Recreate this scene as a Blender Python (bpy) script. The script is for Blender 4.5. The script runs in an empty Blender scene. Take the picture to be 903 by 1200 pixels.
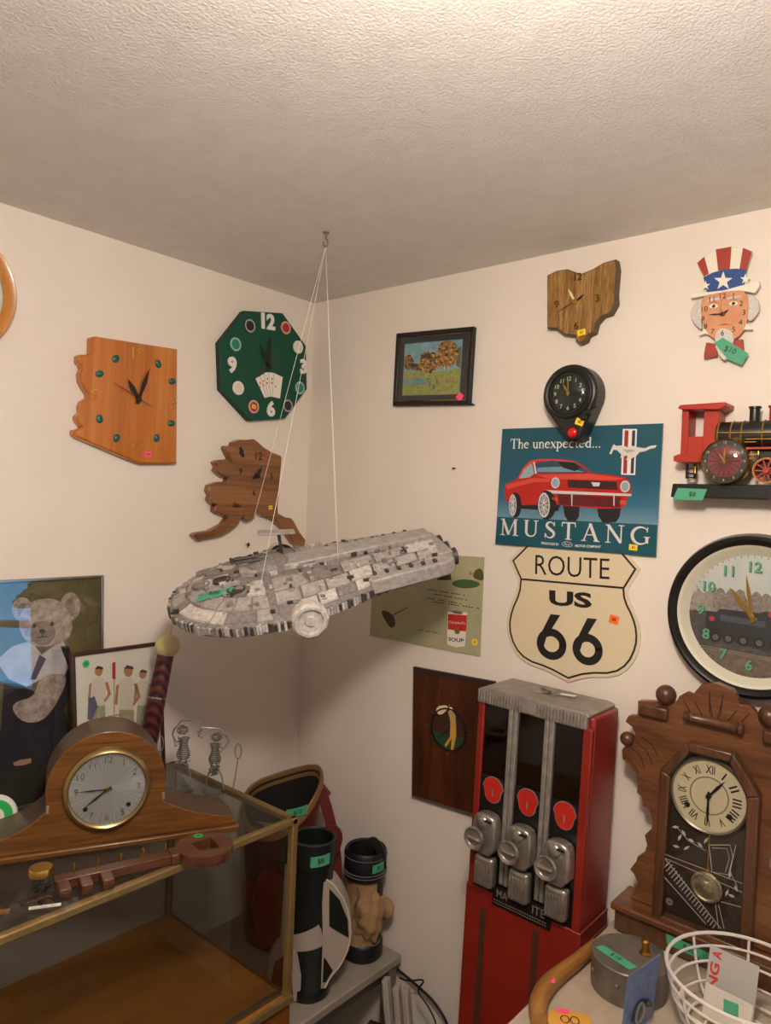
import bpy, bmesh, math, random
from mathutils import Matrix, Vector
random.seed(7)
PI = math.pi
scene = bpy.context.scene
col = scene.collection

# ------------------------------------------------------------------ camera
HC = 2.30                                   # ceiling height
FPX = 861.18                                # focal length in pixels of the 903x1200 frame
YAW, PITCH, ROLL = math.radians(40.613), math.radians(-.72), math.radians(2.312)
CAM = Vector((1.6961, -1.5960, HC - .6166))
_f = Vector((-math.sin(YAW)*math.cos(PITCH), math.cos(YAW)*math.cos(PITCH), math.sin(PITCH)))
_r = Vector((math.cos(YAW), math.sin(YAW), 0)); _u = _r.cross(_f)
CR = _r*math.cos(ROLL) + _u*math.sin(ROLL); CU = -_r*math.sin(ROLL) + _u*math.cos(ROLL); CF = _f
cd = bpy.data.cameras.new('camera'); cam = bpy.data.objects.new('camera', cd); col.objects.link(cam)
cam.matrix_world = Matrix(((CR.x, CU.x, -CF.x, CAM.x), (CR.y, CU.y, -CF.y, CAM.y), (CR.z, CU.z, -CF.z, CAM.z), (0, 0, 0, 1)))
cd.sensor_fit = 'VERTICAL'; cd.sensor_height = 36; cd.lens = 36*FPX/1200; cd.clip_start = .02
scene.camera = cam

# ------------------------------------------------------------------ world, lights, exposure
w = bpy.data.worlds.new('world'); scene.world = w; w.use_nodes = True
w.node_tree.nodes['Background'].inputs[0].default_value = (.30, .42, .60, 1)
w.node_tree.nodes['Background'].inputs[1].default_value = .6
scene.view_settings.view_transform = 'Standard'; scene.view_settings.look = 'None'
scene.view_settings.gamma = 1; scene.view_settings.use_curve_mapping = False
scene.view_settings.exposure = 0.0
WARM = (1, .855, .725)
def lamp(name, loc, power, rad, color=WARM):
    d = bpy.data.lights.new(name, 'POINT'); d.energy = power; d.shadow_soft_size = rad; d.color = color
    o = bpy.data.objects.new(name, d); col.objects.link(o); o.location = loc; return o
lamp('ceiling_lamp_light', (1.48, -1.26, 2.13), 47, .08)
lamp('room_fill_light', (2.75, -2.9, 2.02), 2.5, .12)  # added weak fill from the unseen side of the room, no fixture

# ------------------------------------------------------------------ helpers
def ray(px, py): return CR*((px-451.5)/FPX) + CU*(-(py-600)/FPX) + CF
def lin(c):
    if isinstance(c, str): c = [int(c[i:i+2], 16)/255 for i in (0, 2, 4)]
    return tuple(x/12.92 if x <= .04045 else ((x+.055)/1.055)**2.4 for x in c) + (1,)
def nodes(name):
    m = bpy.data.materials.new(name); m.use_nodes = True; nt = m.node_tree
    return m, nt, nt.nodes['Principled BSDF']
def texco(nt, scale=(1, 1, 1), rot=(0, 0, 0)):
    t = nt.nodes.new('ShaderNodeTexCoord'); mp = nt.nodes.new('ShaderNodeMapping')
    mp.inputs['Scale'].default_value = scale; mp.inputs['Rotation'].default_value = rot
    nt.links.new(t.outputs['Object'], mp.inputs['Vector']); return mp.outputs[0]
def noise(nt, vec, scale, detail=4, rough=.5, dist=0):
    n = nt.nodes.new('ShaderNodeTexNoise'); n.inputs['Scale'].default_value = scale
    n.inputs['Detail'].default_value = detail; n.inputs['Roughness'].default_value = rough
    n.inputs['Distortion'].default_value = dist; nt.links.new(vec, n.inputs['Vector']); return n
def ramp(nt, fac, stops):
    r = nt.nodes.new('ShaderNodeValToRGB'); e = r.color_ramp.elements
    while len(e) < len(stops): e.new(.5)
    for i, (p, c) in enumerate(stops): e[i].position = p; e[i].color = lin(c)
    nt.links.new(fac, r.inputs[0]); return r
def add_bump(nt, b, h, strength, dist):
    bp = nt.nodes.new('ShaderNodeBump'); bp.inputs['Strength'].default_value = strength
    bp.inputs['Distance'].default_value = dist; nt.links.new(h, bp.inputs['Height'])
    nt.links.new(bp.outputs[0], b.inputs['Normal'])
def mat(name, c, rough=.5, metal=0, spec=.5, coat=0, var=None, bump=None, emit=None):
    """plain colour; var=(second colour, noise scale); bump=(scale, strength, distance)"""
    m, nt, b = nodes(name)
    b.inputs['Base Color'].default_value = lin(c); b.inputs['Roughness'].default_value = rough
    b.inputs['Metallic'].default_value = metal; b.inputs['Specular IOR Level'].default_value = spec
    b.inputs['Coat Weight'].default_value = coat
    if var:
        n = noise(nt, texco(nt), var[1], 5, .6)
        r = ramp(nt, n.outputs[0], [(.32, c), (.68, var[0])]); nt.links.new(r.outputs[0], b.inputs['Base Color'])
    if bump:
        n = noise(nt, texco(nt), bump[0], 5, .6); add_bump(nt, b, n.outputs[0], bump[1], bump[2])
    if emit:
        b.inputs['Emission Color'].default_value = lin(c); b.inputs['Emission Strength'].default_value = emit
    return m
def wood(name, c1, c2, c3, axis=0, scale=30, rough=.35, coat=.2, stretch=.06, rings=0.35):
    m, nt, b = nodes(name)
    s = [1, 1, 1]; s[axis] = stretch
    v = texco(nt, s)
    n1 = noise(nt, v, scale, 6, .65, .6); n2 = noise(nt, v, scale*6, 3, .6)
    mx = nt.nodes.new('ShaderNodeMix'); mx.data_type = 'FLOAT'; mx.inputs[0].default_value = rings
    nt.links.new(n1.outputs[0], mx.inputs[2]); nt.links.new(n2.outputs[0], mx.inputs[3])
    r = ramp(nt, mx.outputs[0], [(.36, c1), (.5, c2), (.64, c3)])
    nt.links.new(r.outputs[0], b.inputs['Base Color'])
    b.inputs['Roughness'].default_value = rough; b.inputs['Coat Weight'].default_value = coat
    b.inputs['Coat Roughness'].default_value = .15
    add_bump(nt, b, mx.outputs[0], .15, .002); return m
def thin_glass(name, tint=(.93, .95, .94), gloss=.04, refl=.05):
    """a clear sheet: see-through, with a reflection that grows at grazing angles on either face"""
    m = bpy.data.materials.new(name); m.use_nodes = True; nt = m.node_tree; nt.nodes.clear()
    o = nt.nodes.new('ShaderNodeOutputMaterial'); mx = nt.nodes.new('ShaderNodeMixShader')
    t = nt.nodes.new('ShaderNodeBsdfTransparent'); g = nt.nodes.new('ShaderNodeBsdfGlossy')
    lw = nt.nodes.new('ShaderNodeLayerWeight'); pw = nt.nodes.new('ShaderNodeMath'); ma = nt.nodes.new('ShaderNodeMath')
    lw.inputs[0].default_value = .5; pw.operation = 'POWER'; pw.inputs[1].default_value = 4.5
    ma.operation = 'MULTIPLY_ADD'; ma.inputs[1].default_value = .75; ma.inputs[2].default_value = refl
    t.inputs[0].default_value = tint + (1,); g.inputs['Roughness'].default_value = gloss
    nt.links.new(lw.outputs['Facing'], pw.inputs[0]); nt.links.new(pw.outputs[0], ma.inputs[0])
    nt.links.new(ma.outputs[0], mx.inputs[0]); nt.links.new(t.outputs[0], mx.inputs[1]); nt.links.new(g.outputs[0], mx.inputs[2])
    nt.links.new(mx.outputs[0], o.inputs[0]); return m

class Frame:
    """a placed local frame: X right, Y up (or back), Z out; p() reads a point of the photograph off a plane of the frame"""
    def __init__(self, X, Y, Z, o):
        self.X, self.Y, self.Z, self.o = Vector(X).normalized(), Vector(Y).normalized(), Vector(Z).normalized(), Vector(o)
        self.m = Matrix(((self.X.x, self.Y.x, self.Z.x, o[0]), (self.X.y, self.Y.y, self.Z.y, o[1]), (self.X.z, self.Y.z, self.Z.z, o[2]), (0, 0, 0, 1)))
    def p(self, px, py, d=0):
        r = ray(px, py); t = (self.o + self.Z*d - CAM).dot(self.Z)/r.dot(self.Z)
        q = CAM + r*t - self.o; return (q.dot(self.X), q.dot(self.Y))
    def P(self, pts, d=0, crop=None):
        if crop: x0, y0, s = crop; pts = [(x0+a*s, y0+b*s) for a, b in pts]
        return [self.p(a, b, d) for a, b in pts]
def FL(px, py, d=0):                         # frame on the left wall (plane x = 0), origin seen at that pixel
    r = ray(px, py); q = CAM + r*((d-CAM.x)/r.x); return Frame((0, 1, 0), (0, 0, 1), (1, 0, 0), (0, q.y, q.z))
def FR(px, py, d=0):                         # frame on the right wall (plane y = 0)
    r = ray(px, py); q = CAM + r*((-d-CAM.y)/r.y); return Frame((1, 0, 0), (0, 0, 1), (0, -1, 0), (q.x, 0, q.z))
def HZ(px, py, z):                           # point on a level plane
    r = ray(px, py); return CAM + r*((z-CAM.z)/r.z)
def FZ(x, y, z, rz=0):
    c, s = math.cos(rz), math.sin(rz); return Frame((c, s, 0), (-s, c, 0), (0, 0, 1), (x, y, z))

def thing(name, label, cat, fr, group=None, kind=None):
    o = bpy.data.objects.new(name, None); col.objects.link(o); o.empty_display_size = .05
    o.matrix_world = fr.m if isinstance(fr, Frame) else fr
    o['label'] = label; o['category'] = cat
    if group: o['group'] = group
    if kind: o['kind'] = kind
    return o
def tag(o, label, cat, group=None):
    o['label'] = label; o['category'] = cat
    if group: o['group'] = group
    return o

_txt = {}
def glyphs(s, bold=0):
    k = (s, bold)
    if k not in _txt:
        cu = bpy.data.curves.new('t', 'FONT'); cu.body = s; cu.size = 1; cu.resolution_u = 3; cu.offset = bold
        ob = bpy.data.objects.new('t', cu); me = bpy.data.meshes.new_from_object(ob)
        vs = [(v.co.x, v.co.y) for v in me.vertices]; fs = [tuple(p.vertices) for p in me.polygons]
        bpy.data.objects.remove(ob); bpy.data.curves.remove(cu); bpy.data.meshes.remove(me)
        x0 = min(v[0] for v in vs); x1 = max(v[0] for v in vs); y0 = min(v[1] for v in vs); y1 = max(v[1] for v in vs)
        _txt[k] = ([((v[0]-x0)/(y1-y0), (v[1]-y0)/(y1-y0)) for v in vs], fs, (x1-x0)/(y1-y0))
    return _txt[k]

class MB:
    def __init__(self): self.v, self.f, self.mi, self.mats, self.M, self.sm = [], [], [], [], None, []
    def vert(self, p):
        p = Vector(p if len(p) == 3 else (p[0], p[1], 0))
        if self.M is not None: p = self.M @ p
        self.v.append(p[:]); return len(self.v)-1
    def face(self, ids, m):
        if m not in self.mats: self.mats.append(m)
        self.f.append(tuple(ids)); self.mi.append(self.mats.index(m))
    def poly(self, pts, m, z=None):
        self.face([self.vert(p if z is None else (p[0], p[1], z)) for p in pts], m); return self
    def prism(self, pts, z0, z1, m, side=None, ch=0):
        n = len(pts); a = [self.vert((x, y, z0)) for x, y in pts]
        if ch:
            b = [self.vert((x, y, z1-ch)) for x, y in pts]; c = [self.vert((x, y, z1)) for x, y in offset(pts, -ch)]
        else: b = [self.vert((x, y, z1)) for x, y in pts]; c = b
        for i in range(n):
            j = (i+1) % n; self.face((a[i], a[j], b[j], b[i]), side or m)
            if ch: self.face((b[i], b[j], c[j], c[i]), side or m)
        self.face(c, m); self.face(a[::-1], side or m); return self
    def box(self, c, s, m):
        x, y, z = c; a, b, d = s[0]/2, s[1]/2, s[2]/2
        return self.prism([(x-a, y-b), (x+a, y-b), (x+a, y+b), (x-a, y+b)], z-d, z+d, m)
    def lathe(self, prof, m, c=(0, 0, 0), n=32, axis='z', a0=0, a1=2*PI, sx=1, sy=1):
        full = abs(a1-a0-2*PI) < 1e-6; k = n if full else n+1; rows = []
        for r, h in prof:
            row = []
            for i in range(k):
                t = a0+(a1-a0)*i/n; x, y = r*math.cos(t)*sx, r*math.sin(t)*sy
                q = (x, y, h) if axis == 'z' else ((x, -h, y) if axis == 'y' else (h, x, y))
                row.append(self.vert((c[0]+q[0], c[1]+q[1], c[2]+q[2])))
                if r < 1e-7: row = row*k; break
            rows.append(row)
        for A, B in zip(rows, rows[1:]):
            for i in range(n):
                j = (i+1) % k; ids = []
                for q in (A[i], A[j], B[j], B[i]):
                    if q not in ids: ids.append(q)
                if len(ids) > 2: self.face(ids, m)
        return self
    def ring(self, c, r0, r1, z0, z1, m, n=48):
        return self.lathe([(r0, z0), (r1, z0), (r1, z1), (r0, z1), (r0, z0)], m, (c[0], c[1], 0), n)
    def disc(self, c, r, z, m, n=32, sx=1, sy=1, rot=0):
        q = []
        for i in range(n):
            x, y = r*sx*math.cos(2*PI*i/n), r*sy*math.sin(2*PI*i/n)
            q.append((c[0]+x*math.cos(rot)-y*math.sin(rot), c[1]+x*math.sin(rot)+y*math.cos(rot)))
        return self.poly(q, m, z)
    def sphere(self, c, r, m, n=16, s=(1, 1, 1)):
        k = n//2
        M0 = self.M; L = Matrix.Translation(Vector(c)) @ Matrix.Diagonal((s[0], s[1], s[2], 1))
        self.M = (M0 @ L) if M0 is not None else L
        self.lathe([(r*math.sin(PI*i/k) if 0 < i < k else 0, -r*math.cos(PI*i/k)) for i in range(k+1)], m, (0, 0, 0), n)
        self.M = M0; return self
    def tube(self, path, r, m, n=8, closed=False):
        P = [Vector(p) for p in path]; k = len(P); rs = r if isinstance(r, (list, tuple)) else [r]*k; rows = []; N = None
        for i in range(k):
            if closed: T = P[(i+1) % k]-P[i-1]
            else: T = P[min(i+1, k-1)]-P[max(i-1, 0)]
            if T.length < 1e-9: T = Vector((0, 0, 1))
            T.normalize()
            if N is None: N = T.orthogonal().normalized()
            else:
                N = N-T*N.dot(T); N = N.normalized() if N.length > 1e-6 else T.orthogonal().normalized()
            B = T.cross(N)
            rows.append([self.vert(P[i]+(N*math.cos(2*PI*j/n)+B*math.sin(2*PI*j/n))*rs[i]) for j in range(n)])
        for i in range(k if closed else k-1):
            A, B2 = rows[i], rows[(i+1) % k]
            for j in range(n): self.face((A[j], A[(j+1) % n], B2[(j+1) % n], B2[j]), m)
        if not closed: self.face(rows[0][::-1], m); self.face(rows[-1], m)
        return self
    def ribbon(self, path, width, th, m, up=(0, 0, 1)):
        """flat strap: width along the side vector, thickness th"""
        P = [Vector(p) for p in path]; k = len(P); up = Vector(up); rows = []
        for i in range(k):
            T = (P[min(i+1, k-1)]-P[max(i-1, 0)]).normalized(); S = T.cross(up)
            S = S.normalized() if S.length > 1e-6 else T.orthogonal(); U = S.cross(T)
            rows.append([self.vert(P[i]+S*a*width/2+U*b*th/2) for a, b in ((-1, -1), (1, -1), (1, 1), (-1, 1))])
        for A, B in zip(rows, rows[1:]):
            for j in range(4): self.face((A[j], A[(j+1) % 4], B[(j+1) % 4], B[j]), m)
        self.face(rows[0][::-1], m); self.face(rows[-1], m); return self
    def text(self, s, c, h, z, m, rot=0, w=None, bold=0, depth=0, skew=0):
        vs, fs, wd = glyphs(s, bold); W = wd*h if w is None else w; k = W/wd/h
        cr, sr = math.cos(rot), math.sin(rot); ids = []
        for x, y in vs:
            a, b = (x*h-wd*h/2)*k, (y-.5)*h; a += skew*b
            ids.append((c[0]+a*cr-b*sr, c[1]+a*sr+b*cr))
        top = [self.vert((x, y, z+depth)) for x, y in ids]
        for f in fs: self.face([top[i] for i in f], m)
        if depth:
            cnt = {}
            for f in fs:
                for i in range(len(f)):
                    e = (f[i], f[(i+1) % len(f)]); cnt[tuple(sorted(e))] = cnt.get(tuple(sorted(e)), 0)+1
            bot = [self.vert((x, y, z)) for x, y in ids]
            for (i, j), q in cnt.items():
                if q == 1: self.face((top[i], top[j], bot[j], bot[i]), m)
        return self
    def line_text(self, s, p0, p1, h, z, m, bold=0, skew=0):
        """text whose baseline runs from p0 to p1"""
        dx, dy = p1[0]-p0[0], p1[1]-p0[1]; L = math.hypot(dx, dy); a = math.atan2(dy, dx)
        return self.text(s, ((p0[0]+p1[0])/2-math.sin(a)*h/2, (p0[1]+p1[1])/2+math.cos(a)*h/2), h, z, m, a, L, bold, 0, skew)
    def stroke(self, pts, wd, z, m):
        """flat pen stroke through 2-D points; wd a number or one per point"""
        k = len(pts); ws = wd if isinstance(wd, (list, tuple)) else [wd]*k; L, R = [], []
        for i in range(k):
            a, b = pts[max(i-1, 0)], pts[min(i+1, k-1)]; dx, dy = b[0]-a[0], b[1]-a[1]; d = math.hypot(dx, dy) or 1
            L.append(self.vert((pts[i][0]-dy/d*ws[i]/2, pts[i][1]+dx/d*ws[i]/2, z))); R.append(self.vert((pts[i][0]+dy/d*ws[i]/2, pts[i][1]-dx/d*ws[i]/2, z)))
        for i in range(k-1): self.face((R[i], R[i+1], L[i+1], L[i]), m)
        return self
    def hand(self, c, tip, wd, z, m, tail=.15):
        dx, dy = tip[0]-c[0], tip[1]-c[1]; L = math.hypot(dx, dy); ux, uy = dx/L, dy/L
        q = lambda a, b: (c[0]+ux*L*a-uy*b, c[1]+uy*L*a+ux*b)
        return self.prism([q(-tail, -wd*.4), q(.25, -wd*.35), q(.55, -wd/2), q(1, 0), q(.55, wd/2), q(.25, wd*.35), q(-tail, wd*.4)], z, z+.0008, m)
    def wrap(self, poly, R, off, m, c=(0, 0), step=.006):
        """x-monotone polygon (arc length, height) laid on an upright cylinder"""
        x0 = min(p[0] for p in poly); x1 = max(p[0] for p in poly); n = max(2, int((x1-x0)/step)); cols = []
        for i in range(n+1):
            x = x0+(x1-x0)*(i+.001 if i == 0 else (i-.001 if i == n else i))/n; ys = []
            for a, b in zip(poly, poly[1:]+poly[:1]):
                if (a[0]-x)*(b[0]-x) <= 0 and a[0] != b[0]: ys.append(a[1]+(b[1]-a[1])*(x-a[0])/(b[0]-a[0]))
            if not ys: continue
            t = x/R; cols.append([self.vert((c[0]+(R+o)*math.cos(t), c[1]+(R+o)*math.sin(t), y)) for y in (min(ys), max(ys)) for o in (0, off)])
        for A, B in zip(cols, cols[1:]):
            self.face((A[1], B[1], B[3], A[3]), m); self.face((A[0], B[0], B[1], A[1]), m); self.face((A[2], B[2], B[3], A[3]), m)
        return self
    def build(self, name, parent=None, bevel=0, flat=False, label=None, seg=2):
        me = bpy.data.meshes.new(name); me.from_pydata(self.v, [], self.f)
        for m in self.mats: me.materials.append(m)
        me.polygons.foreach_set('material_index', self.mi)
        bm = bmesh.new(); bm.from_mesh(me); bmesh.ops.recalc_face_normals(bm, faces=bm.faces[:]); bm.to_mesh(me); bm.free()
        if not flat:
            me.polygons.foreach_set('use_smooth', [True]*len(me.polygons)); me.set_sharp_from_angle(angle=math.radians(38))
        o = bpy.data.objects.new(name, me); col.objects.link(o)
        if parent is not None: o.parent = parent
        if bevel:
            b = o.modifiers.new('bevel', 'BEVEL'); b.width = bevel; b.segments = seg; b.limit_method = 'ANGLE'; b.angle_limit = math.radians(40)
        if label: o['label'] = label
        return o

def offset(pts, d):
    """move a closed outline outward (d>0) or inward"""
    n = len(pts); A = sum(pts[i][0]*pts[(i+1) % n][1]-pts[(i+1) % n][0]*pts[i][1] for i in range(n)); s = 1 if A > 0 else -1; out = []
    for i in range(n):
        a, b, c = pts[i-1], pts[i], pts[(i+1) % n]
        e1 = Vector((b[0]-a[0], b[1]-a[1])); e2 = Vector((c[0]-b[0], c[1]-b[1]))
        if e1.length < 1e-9 or e2.length < 1e-9: out.append(b); continue
        e1.normalize(); e2.normalize(); n1 = Vector((e1.y, -e1.x))*s; n2 = Vector((e2.y, -e2.x))*s
        h = n1+n2; h = h.normalized() if h.length > 1e-6 else n1; k = d/max(.45, h.dot(n1)); out.append((b[0]+h.x*k, b[1]+h.y*k))
    return out
def smooth(pts, it=2, closed=True):
    for _ in range(it):
        q = []; n = len(pts)
        for i in range(n if closed else n-1):
            a, b = pts[i], pts[(i+1) % n]; q += [tuple(.75*x+.25*y for x, y in zip(a, b)), tuple(.25*x+.75*y for x, y in zip(a, b))]
        pts = q if closed else [pts[0]]+q+[pts[-1]]
    return pts
def arc(c, r, a0, a1, n=16, sx=1, sy=1): return [(c[0]+r*sx*math.cos(a0+(a1-a0)*i/n), c[1]+r*sy*math.sin(a0+(a1-a0)*i/n)) for i in range(n+1)]
def rect(cx, cy, w, h, rot=0):
    c, s = math.cos(rot), math.sin(rot); return [(cx+a*w/2*c-b*h/2*s, cy+a*w/2*s+b*h/2*c) for a, b in ((-1, -1), (1, -1), (1, 1), (-1, 1))]

# ------------------------------------------------------------------ shared materials
K = {}
K['black'] = mat('black', '141414', .45); K['ink'] = mat('ink', '17130f', .6); K['white'] = mat('white', 'e8e4da', .5)
K['brass'] = mat('brass', 'b98a3c', .28, 1); K['gold'] = mat('gold', 'd2a850', .3, 1); K['steel'] = mat('steel', 'a8a8a6', .28, 1)
K['chrome'] = mat('chrome', 'c4c2bd', .18, 1, var=('94908a', 60)); K['darksteel'] = mat('dark_steel', '4a4846', .4, .9)
K['green_tape'] = mat('green_tape', '4aa17c', .6); K['pink'] = mat('pink_label', 'ff4f86', .6); K['yellow'] = mat('yellow_label', 'f3d432', .6)
K['orange'] = mat('orange_label', 'ff7a1c', .6); K['green_dot'] = mat('green_dot', '25b35c', .6)
K['red'] = mat('red_paint', 'b3281c', .4); K['cream'] = mat('cream', 'e6d3ae', .5); K['thread'] = mat('nylon_thread', 'd8d2c8', .35)
K['glass'] = thin_glass('clear_glass'); K['acrylic'] = thin_glass('acrylic', (.86, .88, .9), .08)
def price(parent, c, w, h, z, m, txt='', rot=0, th=.45, name='price_tag', tw=None):
    b = MB(); b.prism(rect(c[0], c[1], w, h, rot), z, z+.0006, m)
    if txt: b.text(txt, c, h*th, z+.0009, K['ink'], rot, tw, .015)
    return b.build(name, parent, label=None)

# ------------------------------------------------------------------ room shell
RX, RY = 3.7, -3.7
def plaster(name, c, s, strength, d, c2=None):
    m, nt, b = nodes(name); v = texco(nt)
    n1 = noise(nt, v, s, 6, .6, .4); n2 = noise(nt, v, s*.12, 2, .5)
    mx = nt.nodes.new('ShaderNodeMix'); mx.data_type = 'FLOAT'; mx.inputs[0].default_value = .35
    nt.links.new(n1.outputs[0], mx.inputs[2]); nt.links.new(n2.outputs[0], mx.inputs[3])
    add_bump(nt, b, mx.outputs[0], strength, d); b.inputs['Roughness'].default_value = .75; b.inputs['Specular IOR Level'].default_value = .25
    r = ramp(nt, n2.outputs[0], [(.3, c), (.7, c2 or c)]); nt.links.new(r.outputs[0], b.inputs['Base Color']); return m
M_wall = plaster('wall_paint', 'e9e0d6', 38, .12, .004, 'e5dbd0')
M_ceil = plaster('ceiling_plaster', 'e6e2dc', 190, .5, .008, 'e0dbd4')
M_floor = mat('floor_tile', '6a6056', .5, var=('594f46', 9))
def struct(name, b): o = b.build(name, flat=True); o['kind'] = 'structure'; return o
T_ = .1
struct('wall_left', MB().box((-T_/2, RY/2, HC/2), (T_, -RY+2*T_, HC), M_wall))
WX0, WX1, WZ0, WZ1 = 1.98, 2.70, .90, 1.60    # window in the right wall, out of the picture; it shows in the glass of the bear photograph
wb = MB()
for x0, x1, z0, z1 in ((0, WX0, 0, HC), (WX1, RX, 0, HC), (WX0, WX1, 0, WZ0), (WX0, WX1, WZ1, HC)): wb.box(((x0+x1)/2, T_/2, (z0+z1)/2), (x1-x0, T_, z1-z0), M_wall)
struct('wall_right', wb)
struct('wall_back', MB().box((RX+T_/2, RY/2, HC/2), (T_, -RY, HC), M_wall))
struct('wall_front', MB().box((RX/2, RY-T_/2, HC/2), (RX, T_, HC), M_wall))
struct('floor', MB().box((RX/2, RY/2, -.05), (RX+.2, -RY+.2, .1), M_floor))
struct('ceiling', MB().box((RX/2, RY/2, HC+.05), (RX+.2, -RY+.2, .1), M_ceil))
wf = MB()
for x in (WX0+.02, WX1-.02): wf.box((x, .05, (WZ0+WZ1)/2), (.04, .04, WZ1-WZ0), K['white'])
for z in (WZ0+.02, (WZ0+WZ1)/2, WZ1-.02): wf.box(((WX0+WX1)/2, .05, z), (WX1-WX0, .04, .035), K['white'])
wfo = struct('window_1', wf)
M_day = mat('daylight_sky', '58b8f4', 1, emit=4.5)
MB().box(((WX0+WX1)/2, .085, (WZ0+WZ1)/2), (WX1-WX0, .01, WZ1-WZ0), M_day).build('pane', wfo)

# ------------------------------------------------------------------ LEFT WALL
M_rim = wood('maple_rim', 'a8682c', 'c07d38', 'cf9048', 1, 18, .35, .3)
# round clock at the edge of the picture
fr = FL(0, 351)
pa, pb, pc = fr.p(0, 306.5), fr.p(0, 397), fr.p(15.5, 351)
h_ = abs(pa[1]-pb[1])/2; s_ = pc[0]; R_ = (h_*h_+s_*s_)/(2*s_); R_ = max(.1, min(.16, R_))
t = thing('wall_clock', 'round wall clock with honey wooden rim and pale dial beside state map clock', 'clock', Frame((0, 1, 0), (0, 0, 1), (1, 0, 0), fr.o + Vector((0, s_-R_, 0))))
MB().lathe([(R_*.80, 0), (R_, 0), (R_, .02), (R_*.95, .032), (R_*.86, .028), (R_*.80, .018)], M_rim, n=64).build('rim', t)
MB().disc((0, 0), R_*.82, .012, K['white'], 48).build('dial', t)
for i in range(12): b = MB(); b.text(str(i or 12), (R_*.66*math.sin(i*PI/6), R_*.66*math.cos(i*PI/6)), R_*.14, .013, K['ink']); b.build('numeral', t)
b = MB(); b.hand((0, 0), (-R_*.35, R_*.2), .008, .015, K['ink']); b.hand((0, 0), (-.02, R_*.6), .006, .017, K['ink']); b.build('hands', t)
MB().poly(arc((0, 0), R_*.8, 0, 2*PI, 48)[:-1], K['glass'], .02).build('glass', t)

# state-outline clock, honey wood with turquoise stones
M_az = wood('varnished_pine', 'a35a1c', 'b96a26', 'c67c34', 1, 26, .22, .6, .05, .3)
CZ = (60, 380, 160/903); D = .022
fr = FL(150, 540)
out = fr.P([(265, 90), (275, 82), (300, 80), (838, 165), (834, 922), (590, 922), (480, 880), (160, 742), (148, 725), (152, 700), (180, 692), (205, 680), (172, 640), (168, 610), (195, 580), (192, 545), (205, 510), (245, 485), (245, 465), (222, 430), (195, 380), (190, 330), (205, 295), (195, 270), (178, 255), (178, 210), (190, 200), (245, 200), (262, 190)], D, CZ)
t = thing('map_clock', 'honey wooden clock cut as a square-sided state outline with turquoise stones', 'clock', fr, 'wooden map shaped clocks')
MB().prism(out, .001, D, M_az, ch=.004).build('board', t)
M_turq = mat('turquoise', '1d6f62', .35, var=('0e3d38', 220), bump=(150, .5, .003))
for x, y in ((425, 228), (318, 328), (705, 262), (798, 378), (318, 626), (430, 752), (792, 655), (695, 752)):
    q = fr.P([(x, y)], D, CZ)[0]; b = MB(); b.M = Matrix.Translation((q[0], q[1], D)) @ Matrix.Rotation(random.random()*3, 4, 'Z')
    b.lathe([(.0105, -.001), (.0105, .003), (.006, .006), (0, .0065)], M_turq, n=9, sx=1, sy=.78); b.build('turquoise_stone', t)
for s, x, y in (('12', 575, 195), ('9', 290, 468), ('3', 808, 520), ('6', 562, 806)):
    b = MB(); b.text(s, fr.P([(x, y)], D, CZ)[0], .028, D, K['gold'], math.radians(2.5), None, -.012, .002); b.build('numeral', t)
c0 = fr.P([(572, 495)], D, CZ)[0]; b = MB()
for tip, wd, z in (((500, 362), .014, .004), ((642, 292), .012, .006)): b.hand(c0, fr.P([tip], D, CZ)[0], wd, D+z, K['black'])
b.hand(c0, fr.P([(393, 380)], D, CZ)[0], .002, D+.008, mat('dark_red', '3c1410', .4), .45); b.lathe([(.006, D), (.006, D+.01), (0, D+.011)], K['black'], (c0[0], c0[1], 0), 14); b.build('hands', t)
price(t, fr.P([(640, 860)], D, CZ)[0], .017, .013, D, K['pink'], '$10', 0)

# octagonal poker clock
M_felt = mat('green_felt', '0b4636', .85, var=('0d4f3d', 300), bump=(700, .3, .0006))
CZ = (240, 350, 130/903); D = .02; fr = FL(308, 428, D)
oct_ = fr.P([(320, 98), (635, 118), (825, 385), (832, 735), (655, 975), (365, 995), (132, 740), (118, 355)], D, CZ)
t = thing('poker_clock', 'octagonal green felt clock with poker chips and fanned playing cards', 'clock', fr)
MB().prism(oct_, .001, D, M_felt, mat('felt_edge', '0a3126', .6), ch=.002).build('board', t)
CH = {'k': ('1c1a1c', 'cfcac0'), 'r': ('b0202c', 'e4d8d0'), 'w': ('ddd6c8', 'efe9dc'), 't': ('178271', 'c9d8d0')}
CH = {k: (mat('chip_'+k, a, .4), mat('chip_spot_'+k, b_, .4)) for k, (a, b_) in CH.items()}
for k, x, y in (('k', 362, 222), ('r', 653, 238), ('w', 755, 395), ('t', 768, 727), ('k', 670, 872), ('r', 392, 880), ('w', 268, 728), ('t', 245, 372)):
    q = fr.P([(x, y)], D, CZ)[0]; b = MB()
    b.lathe([(.0195, D), (.0195, D+.0028), (.0188, D+.0034), (0, D+.0034)], CH[k][0], (q[0], q[1], 0), 32)
    for i in range(20):
        a = i*PI/10; b.poly(rect(q[0]+.0165*math.cos(a), q[1]+.0165*math.sin(a), .0050, .0030, a), CH[k][1], D+.0036)
    o = b.build('poker_chip', t)
    if (x, y) == (392, 880): price(t, q, .015, .011, D+.0036, K['yellow'], '$8', -.2)
rot = math.radians(4.5)
for s, x, y, h in (('12', 511, 187, .046), ('3', 797, 553, .045), ('6', 533, 897, .046), ('9', 218, 540, .046)):
    b = MB(); b.text(s, fr.P([(x, y)], D, CZ)[0], h, D, K['white'], rot, None, .045, .004); b.build('numeral', t)
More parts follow.
